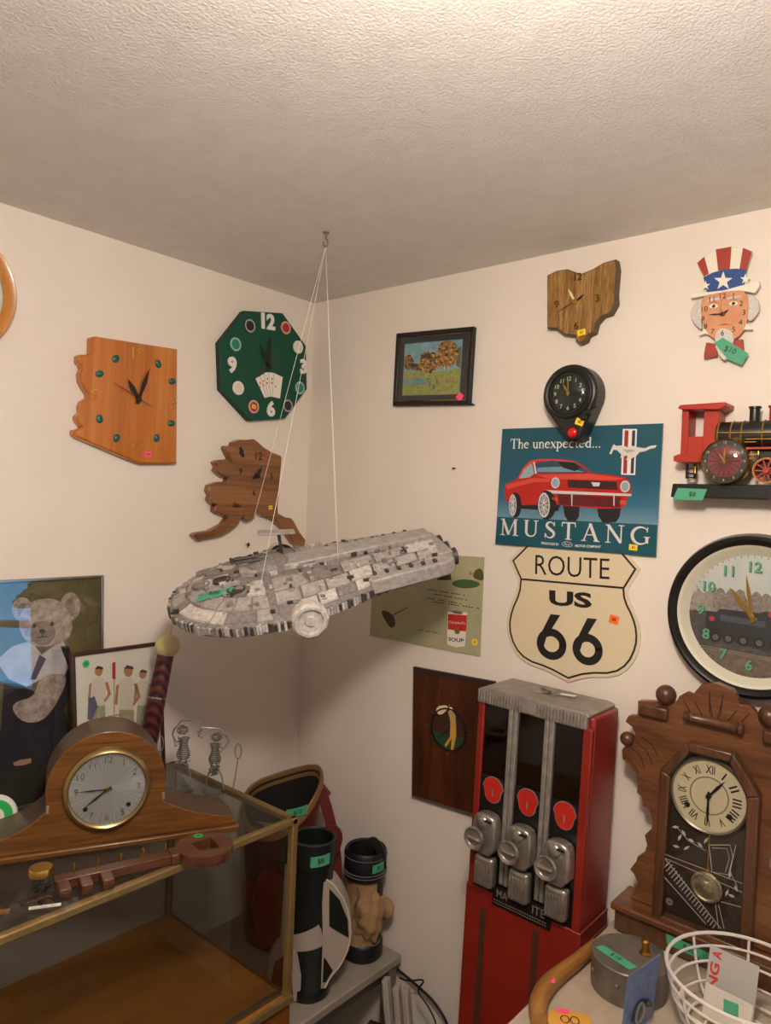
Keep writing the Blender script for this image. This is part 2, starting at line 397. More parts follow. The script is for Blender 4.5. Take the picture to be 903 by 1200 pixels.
M_card = mat('playing_card', 'ece6da', .4); M_pip = mat('card_red', 'a3222a', .5)
cards = [[(410, 650), (465, 622), (520, 800), (485, 808)], [(448, 628), (490, 606), (520, 800), (500, 805)], [(480, 604), (522, 598), (540, 796), (512, 800)], [(515, 600), (568, 606), (572, 800), (530, 798)], [(558, 606), (628, 640), (606, 812), (545, 800)]]
for i, c in enumerate(cards):
    b = MB(); q = fr.P(c, D, CZ); b.prism(offset(q, .0007), D+.0002+i*.0005, D+.00055+i*.0005, mat('card_edge', '3c3834', .6) if i == 0 else bpy.data.materials['card_edge']); b.prism(q, D+.0003+i*.0005, D+.0007+i*.0005, M_card)
    cx = q[0][0]*.6+q[1][0]*.2+q[2][0]*.2; cy = q[0][1]*.6+q[1][1]*.2+q[2][1]*.2
    for k in range(2 if i < 4 else 1):
        m = M_pip if i in (0, 1, 2, 4) else K['ink']; b.disc((cx+.002, cy-.004-k*.012) if i < 4 else fr.P([(570, 715)], D, CZ)[0], .0034, D+.0009+i*.0005, m, 4, .8, 1.2)
    b.build('playing_card', t)
c0 = fr.P([(510, 545)], D, CZ)[0]; b = MB()
for tip, wd, z in (((442, 375), .016, .004), ((522, 296), .013, .006)): b.hand(c0, fr.P([tip], D, CZ)[0], wd, D+z, K['black'])
b.hand(c0, fr.P([(395, 605)], D, CZ)[0], .0018, D+.008, mat('second_hand_red', '7a241c', .4), .65); b.lathe([(.006, D), (.006, D+.01), (0, D+.011)], K['black'], (c0[0], c0[1], 0), 14); b.build('hands', t)

# dark walnut state-outline clock with long tail
M_ak = wood('walnut_slab', '5c3618', '7e4f28', '926236', 0, 30, .3, .4, .05, .3)
CZ = (220, 500, 150/903); D = .025; fr = FL(290, 600)
pts = [(330, 110), (370, 92), (440, 95), (470, 88), (500, 110), (545, 150), (600, 182), (660, 205), (666, 225), (650, 400), (637, 560), (640, 612), (690, 640), (730, 645), (750, 665), (790, 740), (833, 800), (828, 850), (790, 855), (755, 830), (722, 780), (700, 740), (640, 690), (620, 660), (570, 640), (525, 625), (490, 600), (478, 612), (478, 645), (420, 672), (400, 652), (410, 622), (378, 650), (360, 690), (310, 730), (240, 770), (150, 785), (75, 802), (42, 772), (60, 752), (160, 735), (200, 715), (250, 690), (285, 645), (250, 622), (195, 602), (193, 572), (210, 550), (175, 545), (155, 515), (165, 485), (148, 452), (160, 412), (210, 392), (280, 388), (288, 362), (235, 345), (200, 312), (212, 282), (193, 252), (220, 235), (290, 230), (318, 255), (288, 195), (268, 152), (276, 135), (320, 138)]
t = thing('map_clock', 'dark walnut clock cut as a state outline with two trailing tails', 'clock', fr, 'wooden map shaped clocks')
MB().prism(fr.P(pts, D, CZ), .001, D, M_ak, ch=.003).build('board', t)
for s, x, y, h in (('12', 500, 207, .022), ('9', 372, 315, .019), ('6', 467, 465, .018), ('3', 588, 352, .018)): b = MB(); b.text(s, fr.P([(x, y)], D, CZ)[0], h, D+.0006, K['ink'], 0, None, .015); b.build('numeral', t)
b = MB(); q = fr.P([(378, 180)], D, CZ)[0]                        # little burnt bear and boat drawings
b.disc((q[0], q[1]), .008, D+.0006, K['ink'], 12, 1, 1.3); b.disc((q[0]-.004, q[1]+.01), .005, D+.0008, K['ink'], 10); b.disc((q[0]+.005, q[1]-.009), .006, D+.0008, K['ink'], 10); b.build('burnt_drawing', t); b = MB()
q = fr.P([(340, 548)], D, CZ)[0]
for i in range(4): b.stroke([(q[0]-.01+i*.006, q[1]-.006), (q[0]-.008+i*.006, q[1]+.008-i*.002), (q[0]-.004+i*.006, q[1]-.006)], .0025, D+.0006, K['ink'])
b.stroke([(q[0]-.012, q[1]-.007), (q[0]+.016, q[1]-.008)], .003, D+.0006, K['ink']); b.build('burnt_drawing', t)
c0 = fr.P([(488, 345)], D, CZ)[0]; b = MB()
for tip in ((518, 285), (450, 372)): b.hand(c0, fr.P([tip], D, CZ)[0], .01, D+.003, K['black'])
b.lathe([(.008, D), (.008, D+.006), (0, D+.007)], K['black'], (c0[0], c0[1], 0), 14); b.build('hands', t)
price(t, fr.P([(583, 570)], D, CZ)[0], .014, .011, D+.0004, K['yellow'], '$8', .1)

def screw(px, py, wall, label, r=.004):
    fr = (FL if wall == 'L' else FR)(px, py)
    t = thing('wall_screw', label, 'screw', fr)
    b = MB(); b.lathe([(.002, 0), (.002, .008), (r, .008), (r, .011), (0, .0125)], K['darksteel'], n=12); b.build('shank', t)
    MB().box((0, 0, .0121), (r*1.5, r*.3, .0006), K['black']).build('slot', t)
screw(288, 638, 'L', 'bare screw head left in wall below the walnut map clock', .006)
screw(555.5, 474.5, 'R', 'tiny nail head beside corner of framed landscape', .003)
screw(533, 549, 'R', 'tiny nail head in blank wall left of blue car sign', .0025)

# ------------------------------------------------------------------ serif lettering drawn with pen strokes
def serif_glyph(ch):
    """strokes [(points, widths)] in a box: baseline 0, capital height 1; returns strokes, advance width"""
    T, N = .15, .065; S = []
    st = lambda p, w: S.append((p, w)); ser = lambda x, y, l=.15: S.append(([(x-l, y), (x+l, y)], .05))
    A = lambda c, r, a0, a1, sx=1, n=12: [(c[0]+r*sx*math.cos(math.radians(a0+(a1-a0)*i/n)), c[1]+r*math.sin(math.radians(a0+(a1-a0)*i/n))) for i in range(n+1)]
    if ch == 'M':
        st([(.14, .02), (.16, .98)], N); st([(.14, 1), (.52, .05)], T); st([(.5, .05), (.88, 1)], N); st([(.92, .02), (.9, 1)], T); ser(.14, .025); ser(.94, .025, .17); ser(.1, .975, .1); ser(.95, .975, .1); w = 1.1
    elif ch == 'U':
        st([(.18, 1), (.18, .35)]+A((.46, .33), .28, 180, 270)[1:], [T]*2+[T-.006*i for i in range(12)]); st(A((.46, .33), .28, 270, 360)+[(.74, .35), (.74, 1)], [.075]*15); ser(.18, .975); ser(.74, .975, .14); w = .92
    elif ch == 'S':
        pts = [(.56, .78), (.5, .9), (.36, .96), (.22, .92), (.14, .8), (.17, .67), (.3, .56), (.46, .45), (.58, .33), (.57, .18), (.46, .07), (.32, .035), (.17, .09), (.1, .24)]
        st(smooth(pts, 1, False), [.05+.11*math.sin(PI*i/26)**2 for i in range(28)]); st([(.58, .72), (.58, .97)], .05); st([(.08, .04), (.08, .3)], .05); w = .68
    elif ch == 'T':
        st([(.4, 1), (.4, .02)], T); st([(.03, .965), (.77, .965)], .07); st([(.045, .98), (.03, .74)], .05); st([(.755, .98), (.77, .74)], .05); ser(.4, .025, .17); w = .82
    elif ch == 'A':
        st([(.12, .02), (.44, 1)], N); st([(.42, 1), (.8, .02)], T+.01); st([(.24, .36), (.66, .36)], .055); ser(.12, .025, .13); ser(.8, .025, .16); w = .94
    elif ch == 'N':
        st([(.15, .02), (.15, .98)], N); st([(.13, .98), (.8, .03)], T); st([(.8, .03), (.8, 1)], N); ser(.15, .025, .14); ser(.1, .975, .1); ser(.8, .975, .15); w = .96
    elif ch == 'G':
        st(A((.5, .5), .45, 42, 318, .92, 22), [.05+.11*math.sin(PI*i/22)**1.5 for i in range(23)]); st([(.8, .1), (.8, .42)], T*.95); ser(.8, .43, .15); st([(.8, .7), (.82, .95)], .05); w = 1.0
    elif ch == 'h': st([(.12, 1), (.12, .02)], .12); st([(.14, .45), (.25, .6), (.38, .6), (.46, .48), (.46, .02)], .1); ser(.12, .025, .1); ser(.46, .025, .1); st([(.02, .97), (.14, .97)], .05); w = .6
    elif ch == 'e': st([(.1, .38), (.46, .38)], .05); st(A((.29, .32), .27, 15, 320, .85, 16), [.06+.07*math.sin(PI*i/16) for i in range(17)]); w = .58
    elif ch == 'u': st([(.12, .62), (.12, .2), (.2, .05), (.32, .05), (.46, .18)], .11); st([(.46, .62), (.46, .02)], .11); ser(.06, .605, .07); ser(.4, .605, .07); ser(.52, .025, .06); w = .6
    elif ch == 'n': st([(.12, .62), (.12, .02)], .12); st([(.14, .45), (.25, .6), (.38, .6), (.46, .48), (.46, .02)], .1); ser(.12, .025, .1); ser(.46, .025, .1); ser(.06, .605, .07); w = .6
    elif ch == 'x': st([(.08, .6), (.46, .03)], .12); st([(.46, .6), (.06, .03)], .05); ser(.1, .605, .1); ser(.46, .605, .07); ser(.06, .025, .08); ser(.46, .025, .1); w = .55
    elif ch == 'p': st([(.12, .62), (.12, -.3)], .12); st(A((.27, .31), .26, 140, -140, .9, 14), [.05+.08*math.sin(PI*i/14) for i in range(15)]); ser(.12, -.3, .1); ser(.05, .605, .07); w = .6
    elif ch == 'c': st(A((.29, .31), .27, 45, 315, .85, 14), [.07+.06*math.sin(PI*i/14) for i in range(15)]); w = .54
    elif ch == 't': st([(.16, .78), (.16, .14), (.23, .04), (.34, .08)], .11); st([(.03, .59), (.34, .59)], .05); w = .38
    elif ch == 'd': st([(.46, 1), (.46, .02)], .12); st(A((.3, .31), .26, 40, 320, .9, 14), [.05+.08*math.sin(PI*i/14) for i in range(15)]); ser(.4, .975, .07); ser(.52, .025, .07); w = .62
    elif ch == '.': st([(.06, .05), (.18, .05)], .12); w = .26
    else: w = .3
    return S, w
def serif_line(b, s, p0, p1, h, z, m, gap=.06):
    """one line of serif lettering fitted between two points of the baseline"""
    G = [serif_glyph(c) for c in s]; tot = sum(g[1] for g in G)+gap*(len(G)-1)
    dx, dy = p1[0]-p0[0], p1[1]-p0[1]; L = math.hypot(dx, dy); ux, uy = dx/L, dy/L; k = L/tot; x = 0
    sv = b.M; X = Matrix(((ux*k, -uy*h, 0, p0[0]), (uy*k, ux*h, 0, p0[1]), (0, 0, 1, z), (0, 0, 0, 1)))
    for S, w in G:
        b.M = (sv @ X if sv is not None else X) @ Matrix.Translation((x, 0, 0))
        for i, (p, wd) in enumerate(S): b.stroke(p, wd, .00002*i, m)
        x += w+gap
    b.M = sv

# ------------------------------------------------------------------ RIGHT WALL
# framed landscape
CZ = (450, 370, 120/903); D = .016; fr = FR(505, 430, D)
q = fr.P([(105, 155), (788, 92), (745, 785), (72, 795)], D, CZ)
t = thing('framed_picture', 'small landscape of autumn trees and pond in black frame', 'picture', fr)
b = MB(); o1, o2 = q, offset(q, -.012)
for i in range(4):
    j = (i+1) % 4; b.prism([o1[i], o1[j], o2[j], o2[i]], .001, D, K['black'])
b.build('frame', t, .002)
b = MB(); o3, o4 = offset(q, -.0125), offset(q, -.0145)
for i in range(4): b.poly([o3[i], o3[(i+1) % 4], o4[(i+1) % 4], o4[i]], K['gold'], D-.003)
b.build('gilt_line', t)
MB().poly(offset(q, -.011), mat('mat_board', '22262a', .7), D-.0045).build('mat_board', t)
b = MB(); z = D-.004
im = lambda pts, c, k: b.poly(fr.P(pts, D, CZ), c, z+k*.00008)
M_sky = mat('print_sky', '5f93a6', .6, var=('8fb3b8', 40)); M_leaf = mat('print_leaf', '6b4a26', .6, var=('b07a34', 160)); M_leaf2 = mat('print_gold_leaf', 'b4772c', .6, var=('7a5a26', 150)); M_grass = mat('print_grass', '7d8b45', .6, var=('a9a95e', 90)); M_pond = mat('print_pond', '4f8793', .6, var=('88a68e', 60))
im([(175, 248), (685, 203), (655, 690), (150, 703)], M_sky, 0)
im([(165, 490), (400, 500), (662, 462), (655, 690), (150, 703)], M_grass, 1)
im([(158, 560), (250, 545), (390, 560), (380, 600), (240, 620), (156, 600)], M_pond, 2)
im(smooth([(170, 350), (215, 350), (245, 400), (235, 470), (168, 475)]), M_leaf, 3)
im(smooth([(245, 440), (300, 425), (340, 450), (335, 490), (240, 480)]), M_leaf2, 3)
im(smooth([(310, 350), (350, 320), (400, 335), (440, 310), (480, 350), (475, 480), (330, 490), (305, 420)]), M_leaf, 4)
im(smooth([(470, 320), (480, 240), (540, 210), (600, 225), (640, 300), (630, 400), (560, 460), (480, 440), (465, 380)]), M_leaf2, 5)
im([(630, 290), (675, 260), (665, 460), (625, 440)], mat('print_pine', '4b5a34', .6, var=('6c7440', 120)), 6)
random.seed(5)
M_l3 = mat('print_leaf_dark', '35260f', .6); M_l4 = mat('print_leaf_light', 'cf9a50', .6)
for x0, y0, rx, ry, n, ms in ((395, 405, 92, 92, 130, (M_leaf, M_l4, M_l3, M_l3)), (550, 325, 92, 118, 150, (M_leaf2, M_leaf, M_l4, M_l3)), (205, 410, 42, 66, 50, (M_leaf, M_l3)), (290, 455, 55, 34, 30, (M_leaf2, M_l3)), (400, 600, 230, 80, 30, (M_grass, M_leaf2, M_grass))):
    for i in range(n):
        a, r_ = random.random()*6.28, math.sqrt(random.random()); x, y, k_ = x0+rx*r_*math.cos(a), y0+ry*r_*math.sin(a), 6+9*random.random()
        if 175 < x < 665 and 240 < y < 690: im([(x+k_*math.cos(q_)*(.7+.5*random.random()), y+k_*math.sin(q_)*(.7+.5*random.random())) for q_ in [j*PI/4 for j in range(8)]], random.choice(ms), 6+i*.02)
for x in (525, 560): im([(x-3, 400), (x+3, 400), (x+3, 475), (x-3, 475)], K['cream'], 7)
for x, y, c in ((395, 600, '54708a'), (430, 625, '3d5c78'), (460, 575, '8a4434'), (420, 505, 'c08a62'), (545, 570, 'b05a3c'), (575, 560, 'c07048')):
    im([(x-7, y+25), (x-5, y-22), (x+5, y-22), (x+8, y+25)], mat('print_figure', c, .6), 8)
b.build('print', t)
MB().poly(offset(q, -.012), K['glass'], D-.003).build('glass', t)
price(t, fr.P([(663, 713)], D, CZ)[0], .019, .019, D-.002, K['pink'], '', .9)

# tin sign with soup can
fr = FR(500, 710); D = .003
q = fr.P([(438, 645), (567, 653), (562, 769.5), (433, 745)], D)
t = thing('tin_sign', 'pale green tin golf sign with red and white soup can', 'sign', fr)
MB().prism(q, .0008, D, mat('sign_green', 'a3a17e', .5, var=('b0ac8a', 14))).build('panel', t)
CZ = (420, 640, 170/638); b = MB(); im = lambda pts, c, k: b.poly(fr.P(pts, D, CZ), c, D+.0002+k*.00012)
M_dk = mat('print_fir', '2e3a2c', .6); M_gr = mat('print_green', '3f5d34', .6); M_tan = mat('print_tan', 'b3a272', .6)
im([(300, 160), (545, 145), (540, 180), (400, 165)], M_tan, 0)
im(smooth([(400, 165), (440, 145), (500, 148), (540, 165), (520, 182), (450, 188)]), M_gr, 1)
im(smooth([(500, 140), (510, 105), (540, 95), (552, 130), (548, 155)]), mat('print_bush', '4c5230', .6), 2)
for x in (362, 378, 393): im([(x-16, 150), (x+1, 75), (x+16, 148)], M_dk, 2)
im([(488, 130), (490, 108), (500, 122)], mat('print_red_flag', 'b04a34', .6), 3)
b.build('print', t); b = MB()      # golf bag and club of the drawing
im(smooth([(90, 275), (150, 295), (165, 340), (150, 362), (130, 350)]), mat('print_bag', '4a3e34', .6), 3)
im([(150, 300), (215, 268), (217, 271), (153, 305)], mat('print_club', '5a5040', .6), 4)
for i, (x0, y0, x1, y1) in enumerate(((303, 188, 470, 215), (330, 208, 480, 236), (300, 225, 455, 252), (330, 243, 533, 272), (262, 365, 358, 382))):   # lines of small verse, too small to read
    n = 16
    for k in range(n):
        if k % 5 == 4: continue
        a, c = x0+(x1-x0)*k/n, y0+(y1-y0)*k/n; im([(a, c), (a+(x1-x0)/n*.75, c+1.2), (a+(x1-x0)/n*.7, c+5), (a, c+4)], K['ink'], 4)
b.build('print', t); b = MB()
im([(392, 288), (478, 292), (468, 440), (430, 446), (390, 432)], K['white'], 5)
M_cr = mat('can_red', 'c02a20', .5); im([(394, 298), (477, 304), (473, 375), (393, 366)], M_cr, 6)
b.disc(fr.P([(434, 372)], D, CZ)[0], .009, D+.0014, K['gold'], 20)
b.disc(fr.P([(435, 291)], D, CZ)[0], .0175, D+.0013, K['steel'], 24, 1, .25)
b.build('soup_can_picture', t)
b = MB(); b.line_text("Campbell's", fr.P([(398, 342)], D, CZ)[0], fr.P([(470, 348)], D, CZ)[0], .009, D+.0016, K['white'], 0, .25)
b.build('lettering', t); b = MB(); b.line_text('SOUP', fr.P([(396, 416)], D, CZ)[0], fr.P([(464, 424)], D, CZ)[0], .010, D+.0016, K['ink'], .02); b.build('lettering', t)
b = MB(); b.disc(fr.P([(511, 422)], D, CZ)[0], .0095, D+.001, K['yellow'], 24); b.text('$5', fr.P([(511, 422)], D, CZ)[0], .006, D+.0014, K['ink']); b.build('price_tag', t)

# wooden golfer clock behind the vending machine
CZ = (460, 770, 120/758); D = .022; fr = FR(560, 870, D)
tl, bl, rt = fr.p(480.6, 782, D), fr.p(478.7, 935.5, D), fr.p(600, 800, D)
q = [tl, bl, (tl[0]+.265, bl[1]+.012), (tl[0]+.26, tl[1]+.008)]
t = thing('wooden_clock', 'dark wooden plaque clock with golfer roundel half behind vending machine', 'clock', fr)
M_plq = wood('dark_plaque', '2a130a', '48230f', '5a3117', 1, 22, .3, .4, .12, .25)
MB().prism(q, .001, D, M_plq, mat('plaque_edge', '21100a', .4), ch=.012).build('board', t)
c0 = fr.P([(412, 535)], D, CZ)[0]; rr = .056
MB().ring(c0, rr*.93, rr, D, D+.003, K['black']).build('dial_ring', t)
b = MB(); b.disc(c0, rr*.93, D+.0006, mat('dial_brown', '3d2014', .5), 40); b.poly([(c0[0]+rr*.92*math.cos(a), c0[1]+rr*.92*math.sin(a)) for a in [math.radians(195+i*150/20) for i in range(21)]], mat('dial_green', '1f4024', .6), D+.0008)
im = lambda pts, c, k: b.poly(fr.P(pts, D, CZ), c, D+.001+k*.0001)
im(smooth([(318, 385), (350, 358), (405, 355), (412, 380), (370, 425), (335, 425)]), K['cream'], 0)
M_yel = mat('golfer_yellow', 'c99a34', .6)
im([(410, 400), (440, 395), (465, 430), (470, 520), (430, 525), (425, 460)], mat('golfer_tan', 'bd9858', .6), 1)
im([(428, 515), (470, 515), (472, 580), (448, 695), (430, 695), (438, 600), (395, 670), (385, 650), (425, 590)], M_yel, 2)
b.disc(fr.P([(432, 385)], D, CZ)[0], .006, D+.0014, K['white'], 14); b.build('golfer_picture', t)
for i in range(12):
    b = MB(); a = i*PI/6; b.stroke([(c0[0]+math.sin(a)*rr*1.05, c0[1]+math.cos(a)*rr*1.05), (c0[0]+math.sin(a)*rr*1.2, c0[1]+math.cos(a)*rr*1.2)], .0022, D+.0006, K['gold']); b.build('hour_mark', t)
b = MB(); hc = fr.P([(400, 535)], D, CZ)[0]
for tip in ((375, 440), (355, 590)): b.hand(hc, fr.P([tip], D, CZ)[0], .004, D+.004, K['steel'])
b.build('hands', t)

# driftwood-grain state clock
CZ = (620, 280, 283/903); D = .024; fr = FR(678, 350)
M_oh = wood('rough_oak', '5a3c14', '8c6630', 'b8925a', 1, 110, .5, .15, .05, .4)
out = fr.P([(65, 135), (100, 118), (140, 112), (190, 130), (235, 112), (275, 88), (322, 75), (328, 110), (320, 200), (322, 240), (300, 280), (270, 290), (248, 315), (240, 350), (215, 362), (208, 382), (188, 392), (172, 380), (170, 362), (130, 358), (100, 335), (65, 335)], D, CZ)
t = thing('map_clock', 'rough grained oak clock cut as a state outline above round black clock', 'clock', fr, 'wooden map shaped clocks')
MB().prism(out, .001, D, M_oh, mat('oak_edge', '5b4630', .6), ch=.003).build('board', t)
for s, x, y in (('12', 183, 142), ('3', 255, 222), ('9', 102, 245), ('6', 176, 325)): b = MB(); b.text(s, fr.P([(x, y)], D, CZ)[0], .017, D+.001, mat('dull_brass', '6b4a1c', .4, .8), 0, None, 0, .0015); b.build('numeral', t)
c0 = fr.P([(173, 236)], D, CZ)[0]; b = MB(); b.hand(c0, fr.P([(148, 188)], D, CZ)[0], .007, D+.004, K['cream']); b.hand(c0, fr.P([(207, 208)], D, CZ)[0], .005, D+.003, K['ink']); b.hand(c0, fr.P([(105, 278)], D, CZ)[0], .0015, D+.006, K['ink'], .3)
b.lathe([(.006, D), (.006, D+.007), (0, D+.008)], K['gold'], (c0[0], c0[1], 0), 12); b.build('hands', t)
price(t, fr.P([(195, 350)], D, CZ)[0], .020, .014, D+.0005, K['yellow'], '$5', .15)

# black teardrop clock
D = .055; fr = FR(668, 468, D)
t = thing('teardrop_clock', 'black plastic teardrop clock with red jewel overlapping blue car sign', 'clock', fr)
c0 = fr.p(666, 461, D); tip = fr.p(671.5, 517, D); lf = fr.p(636, 463, D); rr = abs(c0[0]-lf[0])*1.03
dv = Vector((tip[0]-c0[0], tip[1]-c0[1])); L_ = dv.length; base = math.atan2(dv.y, dv.x)
al = math.acos(min(.9, rr/(L_+.02)))
tear = arc(c0, rr, base+al, base+2*PI-al, 40)+arc((c0[0]+dv.x*(1-.022/L_), c0[1]+dv.y*(1-.022/L_)), .022, base-al, base+al, 10)
M_bp = mat('black_plastic', '1d1d1e', .38)
MB().prism(tear, .001, D, M_bp).build('housing', t, .008, seg=3)
MB().lathe([(rr*.86, D-.001), (rr*.86, D+.004), (rr*.82, D+.006), (rr*.74, D+.004), (rr*.72, D-.001)], K['black'], (c0[0], c0[1], 0), 48).build('bezel', t)
MB().disc(c0, rr*.66, D+.0008, mat('dial_black', '101512', .5), 40).build('dial', t)
MB().ring(c0, rr*.64, rr*.68, D, D+.004, K['darksteel']).build('dial_ring', t)
M_lum = mat('lume', 'b9cda6', .6)
for i in range(12): b = MB(); a = i*PI/6; b.text(str(i or 12), (c0[0]+rr*.5*math.sin(a), c0[1]+rr*.5*math.cos(a)), rr*.14, D+.0012, M_lum, 0, None, .01); b.build('numeral', t)
b = MB(); b.hand(c0, (c0[0]-rr*.22, c0[1]+rr*.34), .005, D+.002, K['gold']); b.hand(c0, (c0[0]-.002, c0[1]+rr*.55), .0035, D+.003, K['gold']); b.lathe([(.004, D), (.004, D+.004), (0, D+.005)], K['gold'], (c0[0], c0[1], 0), 12); b.build('hands', t)
b = MB(); b.lathe([(rr*.66, D+.003), (rr*.55, D+.008), (rr*.3, D+.0115), (0, D+.0125)], K['glass'], (c0[0], c0[1], 0), 40); b.build('glass_dome', t)
k = fr.p(690, 483, D)
for i, (dx, dy) in enumerate(((0, 0), (.012, .014), (-.012, -.012))): MB().lathe([(.007, D-.002), (.007, D+.006), (.005, D+.008), (0, D+.008)], K['black'], (k[0]+dx, k[1]+dy, 0), 16).build('knob', t)
k = fr.p(670.5, 507, D); MB().sphere((k[0], k[1], D), .0125, mat('red_jewel', 'd01208', .15, 0, .6, .6), 20, (1, 1, .55)).build('red_jewel', t); MB().ring(k, .0125, .015, D-.001, D+.002, K['black']).build('jewel_ring', t)
price(t, fr.p(679, 494.5, D), .020, .015, D+.0006, K['yellow'], '$5', -.35)

# blue car sign
CZ = (560, 480, 240/847); D = .009; fr = FR(675, 580)
t = thing('car_sign', 'blue tin sign with red car and large serif lettering', 'sign', fr)
q = fr.P([(100, 80), (765, 57), (735, 608), (70, 555)], D, CZ)
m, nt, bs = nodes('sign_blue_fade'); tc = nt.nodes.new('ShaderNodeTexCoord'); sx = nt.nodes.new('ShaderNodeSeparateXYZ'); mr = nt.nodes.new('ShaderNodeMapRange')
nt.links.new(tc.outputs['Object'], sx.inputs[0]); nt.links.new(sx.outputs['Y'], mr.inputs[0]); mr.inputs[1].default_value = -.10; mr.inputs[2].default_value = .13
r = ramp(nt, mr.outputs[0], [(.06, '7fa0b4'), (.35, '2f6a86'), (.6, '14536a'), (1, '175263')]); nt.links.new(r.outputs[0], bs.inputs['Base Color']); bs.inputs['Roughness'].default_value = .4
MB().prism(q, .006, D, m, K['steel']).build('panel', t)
b = MB(); im = lambda pts, c, k: b.poly(fr.P(pts, D, CZ), c, D+.0001+k*.00012)
im([(80, 443), (741, 477), (735, 608), (70, 555)], mat('sign_teal', '0d4f5e', .4), 0)
b.build('title_band', t)
b = MB()
R1, R2, R3, DK = mat('car_red', 'b51c14', .35), mat('car_red_light', 'd04838', .35), mat('car_red_dark', '5e0f14', .4), mat('car_dark', '1c1618', .5)
GL, CHM = mat('car_glass', '2f4a64', .35), mat('car_chrome_print', 'c9cdd2', .35)
im([(350, 395), (420, 400), (416, 445), (404, 460), (372, 460), (358, 440)], DK, 0); im([(490, 402), (592, 402), (584, 445), (570, 465), (515, 468), (497, 440)], DK, 0)
im([(175, 392), (340, 392), (330, 420), (180, 410)], DK, 0)
body = [(107, 335), (115, 308), (150, 290), (165, 283), (182, 243), (215, 212), (250, 203), (330, 203), (400, 212), (440, 235), (470, 262), (540, 268), (612, 282), (630, 300), (633, 345), (618, 362), (612, 395), (590, 408), (500, 410), (335, 395), (300, 385), (285, 390), (270, 392), (235, 394), (170, 396), (125, 390), (112, 365)]
im(body, R1, 1)
im([(165, 284), (185, 244), (217, 213), (250, 206), (330, 206), (398, 214), (396, 219), (260, 211), (228, 216), (195, 250), (178, 286)], R2, 2)
im([(172, 286), (190, 248), (222, 222), (232, 265), (214, 280)], mat('side_glass', '8fa9b0', .35), 3)
im([(238, 262), (230, 222), (300, 210), (396, 217), (428, 237), (462, 262)], GL, 3)
im([(245, 258), (245, 240), (350, 236), (440, 258)], mat('car_glass_pale', '6f90a4', .35), 4); im([(330, 215), (396, 220), (425, 240), (400, 255), (350, 240)], DK, 5)
im([(228, 216), (234, 216), (244, 264), (236, 266)], CHM, 6)
im([(240, 270), (465, 265), (608, 286), (560, 292), (372, 288), (300, 290)], R2, 3)
im([(115, 312), (230, 282), (300, 288), (292, 300), (230, 300), (120, 330)], R2, 3)
im([(370, 290), (572, 298), (577, 332), (372, 322)], DK, 4)
for y in (298, 306, 314): im([(374, y), (572, y+9), (572, y+11), (374, y+2)], R3, 5)
im([(282, 333), (634, 349), (634, 358), (284, 346)], CHM, 6); im([(330, 350), (592, 362), (588, 405), (335, 394)], R3, 5)
for x in (388, 562): im([(x-3, 350), (x+3, 350), (x+2, 398), (x-2, 398)], CHM, 7)
for x, y in ((320, 303), (608, 318)):
    cq = fr.P([(x, y)], D, CZ)[0]; b.disc(cq, .0125, D+.001, CHM, 20, .9, 1.05); b.disc(cq, .0095, D+.0012, mat('lens', '8ea2ae', .3), 20, .9, 1.05)
for x, y in ((318, 372), (600, 384)): im([(x-14, y-9), (x+13, y-8), (x+11, y+9), (x-12, y+8)], mat('lamp_orange', 'c2542c', .4), 7)
im([(468, 300), (505, 302), (500, 318), (476, 317)], CHM, 7)
for x, y, rx, ry in ((147, 395, 25, 52), (276, 395, 39, 60)):
    im([(x+8+rx*math.cos(i*PI/14), y+ry*math.sin(i*PI/14)) for i in range(28)], DK, 7)
    im([(x-3+rx*.62*math.cos(i*PI/14), y+ry*.86*math.sin(i*PI/14)) for i in range(28)], CHM, 8); im([(x-3+rx*.50*math.cos(i*PI/14), y+ry*.72*math.sin(i*PI/14)) for i in range(28)], mat('wheel_grey', '7d7674', .4), 9)
    for a in range(10): c_, s_ = math.cos(a*PI/5), math.sin(a*PI/5); im([(x-3+rx*.1*c_-2*s_, y+ry*.1*s_+2*c_), (x-3+rx*.45*c_-2*s_, y+ry*.68*s_+2*c_), (x-3+rx*.45*c_+2*s_, y+ry*.68*s_-2*c_), (x-3+rx*.1*c_+2*s_, y+ry*.1*s_-2*c_)], CHM, 10)
b.build('car_picture', t)
b = MB()
im([(598, 80), (657, 80), (649, 271), (591, 269)], K['white'], 0)
for a, c, mm in ((606, 622, mat('bar_red', '9a2a30', .5)), (637, 650, mat('bar_blue', '2c2f58', .5))): im([(a, 86), (c, 86), (c-7, 264), (a-7, 264)], mm, 1)
horse = [(543, 182), (556, 150), (562, 143), (570, 150), (600, 148), (618, 156), (640, 150), (660, 156), (690, 160), (712, 150), (738, 147), (732, 158), (710, 163), (690, 172), (668, 176), (655, 190), (630, 205), (618, 215), (612, 205), (628, 188), (606, 192), (588, 200), (592, 186), (575, 168), (560, 166), (550, 186)]
im(horse, mat('horse_silver', 'd6d2cc', .35), 2); im([(600, 165), (640, 165), (650, 172), (615, 180)], mat('horse_shade', 'b0aaa4', .4), 3)
b.build('horse_emblem', t)
b = MB(); p = lambda x, y: fr.P([(x, y)], D, CZ)[0]
serif_line(b, 'The unexpected...', p(133, 162), p(508, 157), .0245, D+.0006, K['white'], .03)
b.build('lettering', t); b = MB()
serif_line(b, 'MUSTANG', p(92, 518), p(714, 563), .041, D+.0008, mat('title_white', 'd9d4d2', .5), .30); b.build('lettering', t)
b = MB(); b.line_text('PRODUCED BY', p(262, 557), p(334, 563), .0058, D+.0008, K['white'], .02); b.build('maker_line', t); b = MB(); b.line_text('MOTOR COMPANY', p(402, 568), p(508, 573), .0058, D+.0008, K['white'], .02)
